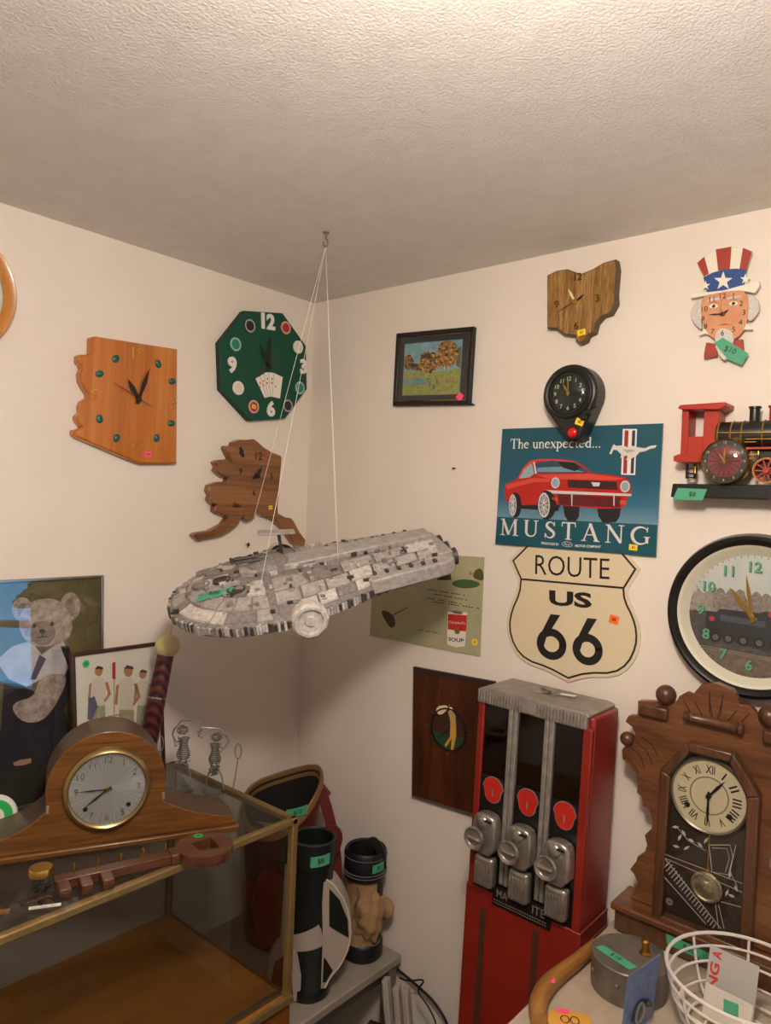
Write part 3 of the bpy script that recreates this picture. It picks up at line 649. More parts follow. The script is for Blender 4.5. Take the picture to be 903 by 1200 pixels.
b.disc(p(368, 557), .0135, D+.0006, K['white'], 24, 1, .46, -.05); b.disc(p(368, 557), .0125, D+.0008, mat('oval_blue', '1e3a5e', .5), 24, 1, .42, -.05); b.text('Ford', p(368, 557), .0055, D+.001, K['white'], -.05, None, 0, 0, .3); b.build('maker_line', t)
price(t, p(642, 570), .019, .013, D+.001, K['yellow'], '$5', -.05)

# route shield
D = .0045; fr = FR(672, 715)
t = thing('route_sign', 'cream shield shaped highway sign with black lettering and border', 'sign', fr)
line = [(270, 492), (205, 565), (145, 625), (178, 700), (172, 760), (140, 830), (128, 900), (150, 980), (200, 1035), (290, 1065), (372, 1110), (450, 1088), (560, 1090), (620, 1050), (652, 980), (655, 920), (640, 860), (605, 790), (600, 740), (650, 660), (590, 590), (515, 500), (390, 520)]
def soft(pts, keep):
    out = []; n = len(pts)
    for i in range(n):
        a, b_, c = pts[i-1], pts[i], pts[(i+1) % n]
        if i in keep: out.append(b_)
        else: out += [tuple(.25*x+.75*y for x, y in zip(a, b_)), tuple(.75*y+.25*x for x, y in zip(c, b_))]
    return out
line = soft(line, {0, 2, 3, 10, 18, 19, 21})
lq = fr.P(line, D, CZ)
MB().prism(offset(lq, .0095), .0008, D, mat('shield_cream', 'dccdad', .45), K['white']).build('plate', t)
b = MB(); o1, o2 = offset(lq, .0022), offset(lq, -.0022); n = len(lq)
for i in range(n): b.poly([o1[i], o1[(i+1) % n], o2[(i+1) % n], o2[i]], K['ink'], D+.0003)
b.stroke([p_ for p_ in fr.P([(178, 701), (604, 738)], D, CZ)], .0046, D+.0004, K['ink']); b.build('border', t)
b = MB(); p = lambda x, y: fr.P([(x, y)], D, CZ)[0]
b.line_text('ROUTE', p(236, 681), p(543, 703), .0475, D+.0005, K['ink'], -.004)
b.build('lettering', t); b = MB()
b.line_text('US', p(294, 808), p(470, 823), .036, D+.0005, K['ink'], .038); b.build('lettering', t)
for cx, cy, tx, ty in ((303, 970, 318, 846), (452, 992, 470, 862)):
    b = MB(); c_ = p(cx, cy); R0 = abs(p(cx+63, cy)[0]-c_[0]); R1_ = abs(c_[1]-p(cx, cy+64)[1])
    pts = [(c_[0]+R0*.76*math.cos(i*PI/20), c_[1]+R1_*.76*math.sin(i*PI/20)) for i in range(43)]
    b.stroke(pts, .0185, D+.0005, K['ink']); e = p(tx, ty)
    b.poly([p(cx-61, cy-8), p(tx-18, ty), p(tx+22, ty+4), p(cx-20, cy-28), p(cx-30, cy+4)], K['ink'], D+.0007); b.build('numeral', t)
price(t, p(562, 868), .022, .019, D+.0008, K['orange'], '$8', -.2)

# painted face clock
CZ = (780, 280, 123/903); fr = FR(848, 360); Z0, Z1 = .010, .016
t = thing('face_clock', 'painted clock of bearded man in tall red and white striped hat', 'clock', fr)
CW, CRD, CBL = mat('paint_white', 'e9e2d2', .45), mat('paint_red', 'a33a2a', .45), mat('paint_blue', '264a8c', .45)
CHR, CFA = mat('paint_hair', 'd8d3cb', .6, var=('b6b2ac', 260)), mat('paint_skin', 'd79a70', .5, var=('c9875e', 40))
def piece(name, pts, m, z0=Z0, z1=Z1, bev=.001): return MB().prism(fr.P(pts, z1, CZ), z0, z1, m).build(name, t, bev)
piece('hat_crown', [(268, 205), (325, 150), (430, 88), (560, 66), (665, 74), (740, 108), (700, 230), (685, 262), (690, 390), (345, 450), (330, 320)], CW)
for pts in ([(268, 207), (328, 152), (368, 300), (325, 322)], [(428, 90), (562, 66), (548, 262), (448, 272)], [(662, 76), (740, 108), (690, 268), (632, 256)]): piece('hat_stripe', pts, CRD, Z1, Z1+.0012, 0)
piece('hat_band', [(322, 330), (400, 290), (500, 262), (600, 255), (690, 262), (676, 395), (500, 440), (350, 455)], CBL, Z1, Z1+.0015, 0)
star = lambda cx, cy, r: [(cx+(r if i % 2 == 0 else r*.4)*math.sin(i*PI/5)*.98, cy-(r if i % 2 == 0 else r*.4)*math.cos(i*PI/5)) for i in range(10)]
piece('star', star(492, 362, 84), CW, Z1+.0015, Z1+.0022, 0); piece('star', star(682, 345, 48), CW, Z1+.0015, Z1+.0022, 0); piece('star', star(340, 400, 42), CW, Z1+.0015, Z1+.0022, 0)
piece('hat_brim', [(205, 455), (215, 510), (330, 490), (500, 455), (640, 445), (760, 465), (805, 400), (800, 355), (700, 385), (500, 440), (350, 458), (260, 465)], CW, Z0, Z1+.003)
piece('hair', smooth([(245, 540), (330, 500), (320, 620), (300, 690), (310, 785), (270, 760), (212, 690), (215, 620)], 1), CHR); piece('hair', smooth([(690, 470), (780, 500), (805, 570), (790, 640), (715, 725), (690, 640)], 1), CHR)
piece('collar', [(330, 770), (275, 835), (340, 815), (420, 850)], CW); piece('collar', [(690, 720), (748, 780), (660, 780), (590, 850)], CW)
piece('face', smooth([(315, 480), (500, 440), (650, 430), (705, 490), (712, 620), (685, 760), (600, 865), (500, 885), (400, 865), (318, 750), (295, 600)], 1), CFA, Z0, Z1+.001)
b = MB(); zf = Z1+.0013; im = lambda pts, c, k: b.poly(fr.P(pts, Z1, CZ), c, zf+k*.0001)
for x, y in ((412, 580), (582, 557)):
    im(smooth([(x-50, y+4), (x, y-26), (x+50, y-2), (x, y+22)]), CW, 1); b.disc(fr.P([(x, y)], Z1, CZ)[0], .0036, zf+.0003, mat('iris', '4a5548', .5), 14); b.disc(fr.P([(x, y)], Z1, CZ)[0], .0019, zf+.0004, K['ink'], 12)
    im([(x-50, y-22), (x, y-42), (x+52, y-24), (x, y-34)], mat('brow', '8a5a3a', .6), 2)
im([(462, 600), (478, 520), (484, 520), (476, 605), (520, 640), (515, 662), (470, 668), (448, 655), (452, 632)], mat('nose_shade', 'bd7a54', .6), 1)
im([(440, 745), (500, 728), (580, 735), (500, 744)], mat('lip', 'a8603f', .6), 1)
im([(340, 545), (385, 512), (470, 500), (470, 522), (390, 535)], CHR, 1); im([(520, 510), (640, 485), (655, 498), (530, 525)], CHR, 1)
b.build('features', t)
cc = (490, 650)
for i in range(12):
    pos = {0: (492, 492), 1: (582, 492), 2: (648, 555), 3: (672, 634), 4: (643, 717), 5: (585, 780), 6: (490, 812), 7: (403, 797), 8: (343, 752), 9: (320, 690), 10: (335, 603), 11: (397, 520)}[i]
    b = MB(); b.text(str(i or 12), fr.P([pos], Z1, CZ)[0], .0105, Z1+(.0042 if i == 6 else .0018), K['ink']); b.build('numeral', t)
piece('beard', smooth([(420, 830), (440, 780), (490, 762), (560, 785), (588, 850), (560, 940), (515, 1055), (460, 1020), (420, 920)], 1), CHR, Z0, Z1+.003)
piece('bow_tie', [(345, 890), (425, 900), (440, 1005), (325, 1030), (325, 990)], CRD); piece('bow_tie', [(590, 868), (660, 862), (668, 960), (560, 960)], CRD)
b = MB(); c0 = fr.P([cc], Z1, CZ)[0]; b.hand(c0, fr.P([(370, 655)], Z1, CZ)[0], .0032, Z1+.004, K['black']); b.hand(c0, fr.P([(548, 612)], Z1, CZ)[0], .0036, Z1+.005, K['black']); b.lathe([(.004, Z1), (.004, Z1+.006), (0, Z1+.007)], K['black'], (c0[0], c0[1], 0), 12); b.build('hands', t)
b = MB(); q = fr.P([(415, 895), (490, 848), (560, 895), (710, 985), (650, 1085), (530, 1035)], Z1+.004, CZ); b.prism(q, Z1+.0036, Z1+.0042, K['green_tape']); b.text('$10', fr.P([(552, 958)], Z1+.004, CZ)[0], .013, Z1+.0045, K['ink'], -.45); b.build('price_tag', t)
MB().box((0, 0, .005), (.03, .03, .009), K['black']).build('movement', t)

# locomotive clock on its black shelf
CZ = (780, 450, 123/777); fr = FR(850, 580); p = lambda x, y, d: fr.P([(x, y)], d, CZ)[0]
t = thing('locomotive_clock', 'red and black locomotive wall clock on black shelf', 'clock', fr)
M_tr, M_tb, M_tg = mat('train_red', 'a82c18', .4), mat('train_black', '1c1b19', .35), K['gold']
zt = p(500, 745, .05)[1]; zb = p(500, 850, .05)[1]; xl = p(45, 800, .06)[0]
MB().prism([(xl, zt), (xl+.42, zt), (xl+.42, zb), (xl-.003, zb)], .001, .06, mat('shelf_black', '161616', .35)).build('shelf', t, .002)
D = .05
b = MB()
q = fr.P([(120, 188), (392, 183), (368, 400), (360, 530), (110, 582)], D, CZ); win = fr.P([(170, 197), (282, 192), (277, 387), (168, 387)], D, CZ)
xs = [q[0][0], win[0][0], win[1][0], q[1][0]]; yt, yw1, yw0, yb = q[0][1], win[0][1], win[2][1], p(110, 575, D)[1]
b.prism([(xs[0], yb), (xs[1], yb), (xs[1], yt), (xs[0], yt)], .004, D, M_tr); b.prism([(xs[2], yb), (xs[3], yb), (xs[3], yt), (xs[2], yt)], .004, D, M_tr)
b.prism([(xs[1], yb), (xs[2], yb), (xs[2], yw0), (xs[1], yw0)], .004, D, M_tr); b.prism([(xs[1], yw1), (xs[2], yw1), (xs[2], yt), (xs[1], yt)], .004, D, M_tr); b.build('cab', t, .001)
b = MB(); q = fr.P([(85, 180), (100, 155), (440, 132), (440, 165), (395, 190), (120, 190)], D+.012, CZ); b.prism(q, .002, D+.012, M_tr); b.build('cab_roof', t, .002)
b = MB(); q = fr.P([(60, 535), (100, 520), (250, 520), (250, 580), (90, 580), (60, 570)], D, CZ); b.prism(q, .004, D+.004, M_tr); b.build('cab_beam', t, .001)
yB = p(450, 385, .03)[1]; rB = abs(p(450, 275, .03)[1]-p(450, 478, .03)[1])/2; x0 = p(375, 380, .05)[0]; x1 = x0+.20
MB().lathe([(0, x0), (rB, x0), (rB, x1), (rB*.9, x1+.006), (0, x1+.006)], M_tb, (0, yB, .034), 28, 'x').build('boiler', t)
for x in (380, 475, 555, 710): MB().lathe([(rB+.0012, -.0015), (rB+.0022, 0), (rB+.0012, .0015)], M_tg, (p(x, 380, .06)[0], yB, .034), 28, 'x').build('boiler_band', t)
MB().box((x0+.205, yB, .034), (.012, rB*1.6, rB*1.6), K['brass']).build('smokebox_door', t, .004)
for k, (x, w_, ytop, m_) in enumerate(((655, .019, 168, M_tb), (800, .018, 160, M_tr), (1010, .014, 60, M_tb))):
    c = p(x, 280, .034); hh = p(x, ytop, .034)[1]-yB-rB*.8
    b = MB(); b.M = Matrix.Translation((c[0], yB, .034)) @ Matrix.Rotation(-PI/2, 4, 'X')
    b.lathe([(w_*.62, rB*.8), (w_*.5, rB), (w_*.5, rB*.8+hh*.86), (w_*.62, rB*.8+hh*.9), (w_*.62, rB*.8+hh), (0, rB*.8+hh)], m_, n=18); b.build(('steam_dome', 'sand_dome', 'smokestack')[k], t)
b = MB(); yR = p(450, 478, .06)[1]; b.box(((x0+x1)/2+.01, yR, .045), (x1-x0+.02, .004, .03), M_tr); b.build('running_board', t)
b = MB(); b.box(((x0+x1)/2, yR-.022, .03), (x1-x0, .04, .03), M_tb); b.build('chassis', t, .002)
b = MB()
for y, a, c in ((362, 375, 777), (430, 580, 665), (408, 590, 777), (522, 610, 685), (552, 610, 660)):
    q0, q1 = p(a, y, .066), p(c, y-2, .066); b.tube([(q0[0], q0[1], .066), (q1[0], q1[1], .066)], .0011, M_tg, 6)
q0, q1 = p(684, 495, .066), p(684, 524, .066); b.tube([(q0[0], q0[1], .066), (q1[0], q1[1], .066)], .0011, M_tg, 6); b.build('handrail', t)
cw = p(428, 571, .075); rw = abs(p(428, 740, .075)[1]-p(428, 402, .075)[1])/2
MB().lathe([(0, .04), (rw*.97, .04), (rw, .05), (rw, .072), (rw*.97, .075), (rw*.94, .072)], M_tg, (cw[0], cw[1], 0), 48).build('dial_rim', t)
b = MB(); b.disc(cw, rw*.95, .0705, mat('dial_grey', '2c2a28', .5), 40); b.disc(cw, rw*.70, .071, mat('dial_red', '7c2428', .5), 40)
for i in range(16): a = i*PI/8; b.poly(rect(cw[0]+rw*.4*math.cos(a), cw[1]+rw*.4*math.sin(a), rw*.52, rw*.045, a), mat('dial_spoke', '3a1214', .5) if i == 0 else bpy.data.materials['dial_spoke'], .0714)
for i in range(12): a = i*PI/6; b.text(str(i or 12), (cw[0]+rw*.82*math.sin(a), cw[1]+rw*.82*math.cos(a)), rw*.11, .0712, K['cream'])
b.build('dial', t)
b = MB(); b.hand(cw, (cw[0]-rw*.24, cw[1]+rw*.36), .0035, .073, K['gold']); b.hand(cw, (cw[0]+.0005, cw[1]+rw*.62), .003, .074, K['gold']); b.hand(cw, (cw[0]+rw*.7, cw[1]+rw*.1), .001, .0745, K['brass'], .2); b.build('hands', t)
MB().lathe([(rw*.93, .073), (rw*.7, .078), (rw*.35, .081), (0, .082)], K['glass'], (cw[0], cw[1], 0), 32).build('glass_dome', t)
for x in (740, 970):
    c = p(x, 640, .062); r_ = abs(p(740, 545, .062)[1]-p(740, 735, .062)[1])/2
    b = MB(); b.ring(c, r_*.85, r_*.94, .05, .06, M_tr, 36); b.ring(c, r_*.93, r_, .05, .062, M_tg, 36); b.lathe([(0, .05), (r_*.22, .05), (r_*.22, .064), (0, .064)], M_tr, (c[0], c[1], 0), 16)
    for i in range(10): a = i*PI/5; b.prism(rect(c[0]+r_*.52*math.cos(a), c[1]+r_*.52*math.sin(a), r_*.75, r_*.1, a), .052, .058, M_tr)
    b.build('wheel', t)
b = MB()
for x in (150, 208): q = fr.P([(x-6, 590), (x+6, 590), (x+6, 700), (x-6, 700)], .04, CZ); b.prism(q, .03, .04, M_tb)
for y in (625, 660, 690): q = fr.P([(148, y-4), (212, y-4), (212, y+4), (148, y+4)], .04, CZ); b.prism(q, .03, .04, M_tb)
b.build('cab_steps', t); c = p(212, 635, .05); b = MB(); b.M = Matrix.Translation((c[0], c[1], .046)) @ Matrix.Rotation(PI/2, 4, 'X'); b.lathe([(0, -.007), (.004, -.007), (.0035, 0), (.004, .007), (0, .007)], K['brass'], n=14); b.build('lantern', t)
b = MB(); q = fr.P([(88, 770), (305, 778), (270, 862), (48, 856)], .061, CZ); b.prism(q, .0605, .0612, K['green_tape']); b.text('$8', p(195, 818, .061), .011, .0615, K['ink'], -.1, None, .01); b.build('price_tag', t)

# large round clock with steam train picture
CZ = (720, 620, 183/784); D = .04; fr = FR(877, 723.5, D)
t = thing('round_clock', 'large round black rimmed clock with steam train picture and green numerals', 'clock', fr)
R_ = (abs(fr.p(776, 715, D)[0])+abs(fr.p(872, 627, D)[1]))/2
MB().lathe([(R_*.82, .001), (R_, .001), (R_, .02), (R_*.97, .036), (R_*.93, D), (R_*.87, .034), (R_*.84, .022)], mat('black_rim', '121212', .3), n=72).build('rim', t)
MB().lathe([(R_*.86, .03), (R_*.80, .022), (R_*.735, .014)], mat('dial_cream_ring', 'd9d2c0', .5), n=72).build('inner_ring', t)
rd = R_*.745; b = MB(); zd = .014
b.disc((0, 0), rd, zd, mat('photo_sky', 'd5d2cb', .5, var=('b9c0c4', 14)), 64)
def clipd(pts):
    return [((x*rd/max(rd, math.hypot(x, y))), (y*rd/max(rd, math.hypot(x, y)))) for x, y in pts]
def arcfill(y0, y1, m, k, bumps=0):
    """band of the dial between two heights, following the rim at both sides"""
    A0, A1 = math.asin(max(-1, y0/rd)), math.asin(max(-1, y1/rd)); x0 = rd*math.cos(A0)
    up = [(-x0+2*x0*i/40, y0+(bumps*(random.random()-.2) if bumps and 1 < i < 39 else 0)) for i in range(41)]
    rt = [(rd*math.cos(A0+(A1-A0)*i/14), rd*math.sin(A0+(A1-A0)*i/14)) for i in range(1, 15)]
    b.poly(up+rt+[(-x, y) for x, y in rt[::-1]], m, zd+k*.0002)
arcfill(rd*.28, -rd*.1, mat('photo_trees', '8f827c', .6, var=('a99d94', 130)), 1, rd*.16)
for x in (-.5, -.33, -.2, .05, .2, .38, .6): b.poly(clipd(smooth([(rd*(x-.12), 0), (rd*(x-.13), rd*.25), (rd*x, rd*(.42+.08*random.random())), (rd*(x+.13), rd*.22), (rd*(x+.1), 0)], 2)), mat('photo_tree', '6d625e', .6, var=('9a8f88', 170)), zd+.0003+x*.00005)
arcfill(-rd*.02, -rd, mat('photo_train', '3b3638', .6, var=('5b5454', 60)), 3, rd*.03)
arcfill(-rd*.62, -rd, mat('photo_track', '5d4e46', .6, var=('7d6c60', 90)), 4)
M_loco = mat('photo_loco', '262528', .5, var=('34363c', 40))
b.poly(clipd([(rd*x, rd*y) for x, y in ((-.55, .0), (-.5, .06), (.1, .06), (.18, .1), (.45, .1), (.6, .02), (.95, .02), (.95, -.5), (.5, -.6), (-.3, -.45), (-.72, -.38), (-.72, .0))]), M_loco, zd+.001)
b.poly([(rd*x, rd*y) for x, y in ((-.5, -.03), (.2, -.06), (.2, -.16), (-.48, -.14))], mat('photo_boiler_sheen', '4a5058', .5), zd+.0012)
for x in (-.55, -.35, -.12, .12, .35): b.disc((rd*x, -rd*.42), rd*.085, zd+.0013, mat('photo_wheel', '17161a', .5), 18); b.disc((rd*x, -rd*.42), rd*.05, zd+.0014, mat('photo_hub', '6a6058', .5), 14)
for x, y, c in ((-.62, -.12, 'b4302c'), (.27, .06, 'a8342c')): b.disc((rd*x, rd*y), rd*.045, zd+.0016, mat('photo_lamp', c, .5), 12)
for k in (-.72, -.8): b.poly(clipd([(-rd, rd*k), (rd, rd*(k-.12)), (rd, rd*(k-.15)), (-rd, rd*(k-.03))]), mat('photo_rail', '8a7a70', .5), zd+.0016)
b.build('dial_picture', t)
M_gn, M_gs = mat('numeral_green', '5fae84', .5), mat('numeral_shadow', '1e3328', .5)
for i in range(12): b = MB(); a = i*PI/6+.02; c = (rd*.80*math.sin(a), rd*.80*math.cos(a)); b.text(str(i or 12), (c[0]+.0012, c[1]-.001), rd*.175, zd+.0018, M_gs, 0, None, .02); b.text(str(i or 12), c, rd*.175, zd+.0022, M_gn, 0, None, .02); b.build('numeral', t)
b = MB()
for i in range(60): a = i*PI/30; b.poly(rect(rd*.965*math.sin(a), rd*.965*math.cos(a), .0012, rd*.03, -a), K['ink'], zd+.002)
b.build('minute_marks', t)
b = MB(); b.hand((0, 0), fr.P([(575, 290)], .018, CZ)[0], .012, .018, K['gold']); b.hand((0, 0), fr.P([(660, 225)], .02, CZ)[0], .008, .020, K['gold']); b.lathe([(.005, .014), (.005, .022), (0, .023)], K['gold'], n=14); b.build('hands', t)
MB().disc((0, 0), R_*.84, .026, K['glass'], 64).build('glass', t)

# ------------------------------------------------------------------ DISPLAY CASE
CT = .97                                     # height of its glass top
CX1, CY1, CY0 = .50, -.458, -1.62            # front plane, right end, left end (out of frame)
M_gilt = mat('gilt_aluminium', 'a48c5c', .38, .55, var=('907648', 30)); M_cwood = wood('case_wood', '5e3510', '7c4a18', '8f5a22', 1, 14, .45, .2, .1, .3)
M_deck = wood('case_deck', '8a5522', '9c6428', 'a87032', 1, 6, .55, .1, .25, .2)
t = thing('display_case', 'glass display case with gilt metal edges and wooden deck', 'display case', FZ(.25, (CY0+CY1)/2, 0))
case = t
def cb(name, x0, x1, y0, y1, z0, z1, m, bev=0, parent=None):
    c = (.25, (CY0+CY1)/2); return MB().box(((x0+x1)/2-c[0], (y0+y1)/2-c[1], (z0+z1)/2), (x1-x0, y1-y0, z1-z0), m).build(name, parent or t, bev)
DZ = .565
cb('cabinet', .012, CX1-.004, CY0, CY1+.001, 0, DZ-.012, M_cwood, .003); cb('deck', .012, CX1-.006, CY0, CY1, DZ-.012, DZ, M_deck, .001); cb('deck_edge', CX1-.006, CX1+.004, CY0, CY1+.002, DZ-.014, DZ+.002, M_gilt, .001)
for x in (.02, CX1-.008):
    for y in (CY1-.008, CY0+.008): cb('post', x-.008, x+.008, y-.008, y+.008, DZ, CT, M_gilt, .002)
cb('rail', CX1-.016, CX1, CY0, CY1, CT-.016, CT, M_gilt, .003); cb('rail', .012, .028, CY0, CY1, CT-.016, CT, M_gilt, .003); cb('rail', .028, CX1-.016, CY1-.016, CY1, CT-.016, CT, M_gilt, .003); cb('rail', .028, CX1-.016, CY0, CY0+.016, CT-.016, CT, M_gilt, .003)
M_caseglass = thin_glass('case_glass', (.84, .85, .83), .03)
cb('sliding_track', CX1-.03, CX1-.018, CY0, CY1-.016, CT-.026, CT-.018, K['steel']); cb('sliding_track', CX1-.03, CX1-.018, CY0, CY1-.016, DZ, DZ+.008, K['steel'])
cb('back_panel', .012, .02, CY0+.02, CY1-.02, DZ, CT-.016, mat('back_panel_grey', '9b938a', .6))
cb('glass_pane', .02, CX1-.008, CY0+.01, CY1-.008, CT-.004, CT, M_caseglass); cb('glass_pane', .03, CX1-.018, CY1-.010, CY1-.006, DZ, CT-.016, M_caseglass)
cb('glass_pane', CX1-.022, CX1-.018, CY0+.016, CY1-.02, DZ, CT-.018, M_caseglass)

# ------------------------------------------------------------------ bear photograph in silver frame, leaning on the wall behind
lean = math.atan2(.03, .5)
fr = Frame((0, 1, 0), (-math.sin(lean), 0, math.cos(lean)), (math.cos(lean), 0, math.sin(lean)), (.036, -.93, CT+.001))
t = thing('framed_photograph', 'framed photograph of grey teddy bear in dark vest propped against wall', 'picture', fr)
tr = fr.p(122, 674, .014); Wd, Ht = .42, tr[1]
X1 = tr[0]; X0 = X1-Wd; q = [(X0, 0), (X1, 0), (X1, Ht), (X0, Ht)]; qi = offset(q, -.006); b = MB()
for i in range(4): b.prism([q[i], q[(i+1) % 4], qi[(i+1) % 4], qi[i]], 0, .014, K['steel'])
b.build('frame', t, .001); MB().poly(qi, mat('photo_meadow', '403c22', .7, var=('6a6038', 9)), .008).build('photo_background', t)
CZ = (0, 660, 220/903); b = MB(); im = lambda pts, c, k: b.poly([(max(X0+.006, min(X1-.006, x)), max(.006, min(Ht-.006, y))) for x, y in fr.P(pts, .009, CZ)], c, .0082+k*.00012)
M_fur = mat('photo_fur', '7d6e66', .8, var=('b8a89e', 70)); M_fur2 = mat('photo_fur_shade', '6a5b54', .8, var=('8f7f76', 80)); M_sh = mat('photo_shirt', 'c4c0c4', .7, var=('a09ca6', 30)); M_vest = mat('photo_vest', '15141c', .7, var=('24222a', 30))
el = lambda x, y, rx, ry, n=28: [(x+rx*math.cos(2*PI*i/n), y+ry*math.sin(2*PI*i/n)) for i in range(n)]
im([(20, 560), (60, 560), (200, 640), (300, 560), (310, 700), (335, 800), (330, 920), (300, 1300), (-120, 1300), (-60, 1000), (5, 800)], M_vest, 1)
im([(-400, 1060), (330, 940), (330, 1400), (-400, 1400)], mat('photo_ground', '1d1d16', .8, var=('2c2b20', 40)), 2); im([(130, 800), (330, 790), (340, 950), (120, 980)], mat('photo_trousers', '1c1c22', .7, var=('2a2a30', 60)), 3)
im([(60, 400), (150, 372), (200, 440), (300, 370), (335, 430), (330, 540), (220, 545), (130, 595), (45, 560), (-20, 470)], M_sh, 3)
im([(190, 440), (222, 460), (172, 560), (145, 560)], mat('photo_tie', '30304a', .6), 4); im([(290, 400), (330, 395), (345, 450), (335, 640), (300, 720), (300, 560), (330, 500)], M_vest, 4)
im(smooth([(190, 545), (300, 525), (325, 565), (265, 690), (200, 765), (110, 768), (55, 705), (75, 665), (165, 645)]), M_fur, 5)
im(el(108, 222, 50, 58), M_fur, 5); im(el(338, 208, 48, 68), M_fur, 5); im(el(112, 228, 28, 36), M_fur2, 6); im(el(336, 215, 26, 46), M_fur2, 6)
im(smooth([(90, 250), (140, 185), (230, 165), (300, 185), (350, 270), (345, 340), (300, 385), (220, 405), (150, 395), (95, 340)]), M_fur, 7)
im(el(205, 335, 62, 58), M_fur2, 8); im(el(203, 327, 15, 11), K['black'], 9); im(el(165, 300, 10, 11), K['black'], 9); im(el(250, 292, 10, 11), K['black'], 9)
im([(200, 338), (206, 338), (208, 352), (235, 352), (235, 356), (205, 357), (175, 360), (175, 356), (200, 352)], K['ink'], 9)
im([(62, 960), (100, 945), (150, 938), (150, 960), (110, 972), (70, 975)], mat('photo_paw', 'a8806a', .7), 6)
b.build('bear_picture', t)
MB().poly(qi, thin_glass('picture_glass', (.95, .96, .95), .015, .075), .011).build('glass', t)

# ------------------------------------------------------------------ framed print with sporting figures (generic drawing)
p0 = HZ(199, 903, CT); lean = math.radians(7.5); xb = .108
fr = Frame((0, 1, 0), (-math.sin(lean), 0, math.cos(lean)), (math.cos(lean), 0, math.sin(lean)), (xb, -.64, CT+.001))
t = thing('framed_print', 'print of golfers on white paper in brown frame with green dot', 'picture', fr)
a, c, e = fr.p(84, 766, .014), fr.p(185, 752, .014), fr.p(199, 903, .014)
X0, X1, Ht = a[0], (c[0]+e[0])/2, (a[1]+c[1])/2; q = [(X0, 0), (X1, 0), (X1, Ht), (X0, Ht)]; qi = offset(q, -.009); b = MB()
for i in range(4): b.prism([q[i], q[(i+1) % 4], qi[(i+1) % 4], qi[i]], 0, .014, mat('brown_moulding', '3a1f12', .35) if i == 0 else bpy.data.materials['brown_moulding'])
b.build('frame', t, .002); MB().poly(qi, mat('print_paper', 'd8d2c6', .7), .008).build('paper', t)
b = MB(); im = lambda pts, c, k: b.poly(fr.P(pts, .009, CZ), c, .0084+k*.0001)
Ms, Mw, Mt, Mc = mat('drawn_skin', 'b07a58', .7), mat('drawn_shirt', 'cfc4b4', .7), mat('drawn_trousers', '9a9878', .7), mat('drawn_cap', '3a3648', .7)
for x, y, s, tilt in ((475, 520, 1, 0), (610, 520, 1.12, 14), (690, 535, .9, -6)):       # simple standing figures
    im(el(x+tilt*.5, y, 19*s, 24*s), Ms, 2); im([(x-19*s+tilt*.5, y-12*s), (x-5*s+tilt*.5, y-27*s), (x+20*s+tilt*.5, y-20*s), (x+23*s+tilt*.5, y-8*s)], Mc, 3)
    im([(x-34*s, y+50*s), (x-12*s, y+28*s), (x+18*s, y+28*s), (x+38*s, y+52*s), (x+28*s, y+165*s), (x-32*s, y+165*s)], Mw, 2)
    im([(x-32*s, y+160*s), (x+30*s, y+160*s), (x+36*s, y+300*s), (x+8*s, y+300*s), (x, y+200*s), (x-10*s, y+300*s), (x-42*s, y+300*s)], Mt, 1)
    im([(x+30*s, y+55*s), (x+44*s, y+50*s), (x+60*s, y+110*s), (x+30*s, y+150*s), (x+24*s, y+140*s), (x+44*s, y+110*s)], Ms, 3); im([(x-34*s, y+55*s), (x-46*s, y+62*s), (x-52*s, y+140*s), (x-40*s, y+145*s)], Ms, 3)
im([(547, 475), (552, 475), (552, 760), (548, 760)], Ms, 0); im([(540, 480), (556, 475), (556, 560), (540, 555)], mat('drawn_flag', 'a83226', .7), 1)
im([(520, 735), (640, 715), (640, 720), (520, 740)], Ms, 4); im([(425, 650), (455, 640), (470, 690), (440, 760), (420, 750)], mat('drawn_bag', '5d5470', .7), 4)
b.build('drawing', t); MB().poly(qi, K['glass'], .011).build('glass', t)
b = MB(); c = fr.P([(416, 484)], .014, CZ)[0]; b.disc(c, .0085, .0122, K['green_dot'], 24); b.text('$8', c, .006, .0124, K['ink']); b.build('price_tag', t)

# ------------------------------------------------------------------ ball-topped bottle leaning out behind the mantel clock
q0 = FL(172, 880).o; ax = .19
def atx(px, py, x): r = ray(px, py); return CAM + r*((x-CAM.x)/r.x)
Pt, Pm = atx(196, 757, ax), atx(174, 868, ax); dirv = (Pt-Pm).normalized(); Lb = (Pm.z-CT-.006)/dirv.z; P0 = Pm-dirv*Lb
Zv = dirv; Xv = Vector((0, 1, 0)); Xv = (Xv-Zv*Xv.dot(Zv)).normalized(); Yv = Zv.cross(Xv); fr = Frame(Xv, Yv, Zv, P0)
t = thing('novelty_bottle', 'clear bottle with burgundy wrapped neck and cream golf ball stopper', 'bottle', fr)
H1 = Lb; H2 = (Pt-P0).length
MB().lathe([(0, 0), (.026, 0), (.028, .01), (.026, H1*.5), (.021, H1), (.018, H1+.01)], thin_glass('bottle_glass', (.78, .8, .78), .06), n=24).build('glass_body', t)
m, nt, bs = nodes('burgundy_wrap'); wv = nt.nodes.new('ShaderNodeTexWave'); wv.inputs['Scale'].default_value = 26; wv.inputs['Distortion'].default_value = 1.2; wv.bands_direction = 'DIAGONAL'; nt.links.new(texco(nt), wv.inputs[0])
r = ramp(nt, wv.outputs[0], [(.35, '2a0f12'), (.7, '5c2422')]); nt.links.new(r.outputs[0], bs.inputs[0]); bs.inputs['Roughness'].default_value = .4; add_bump(nt, bs, wv.outputs[0], .4, .002)
MB().lathe([(.0205, H1-.002), (.0215, H1), (.0205, (H1+H2)/2-.004), (.019, H2-.022), (.017, H2-.02)], m, n=24).build('neck_wrap', t)
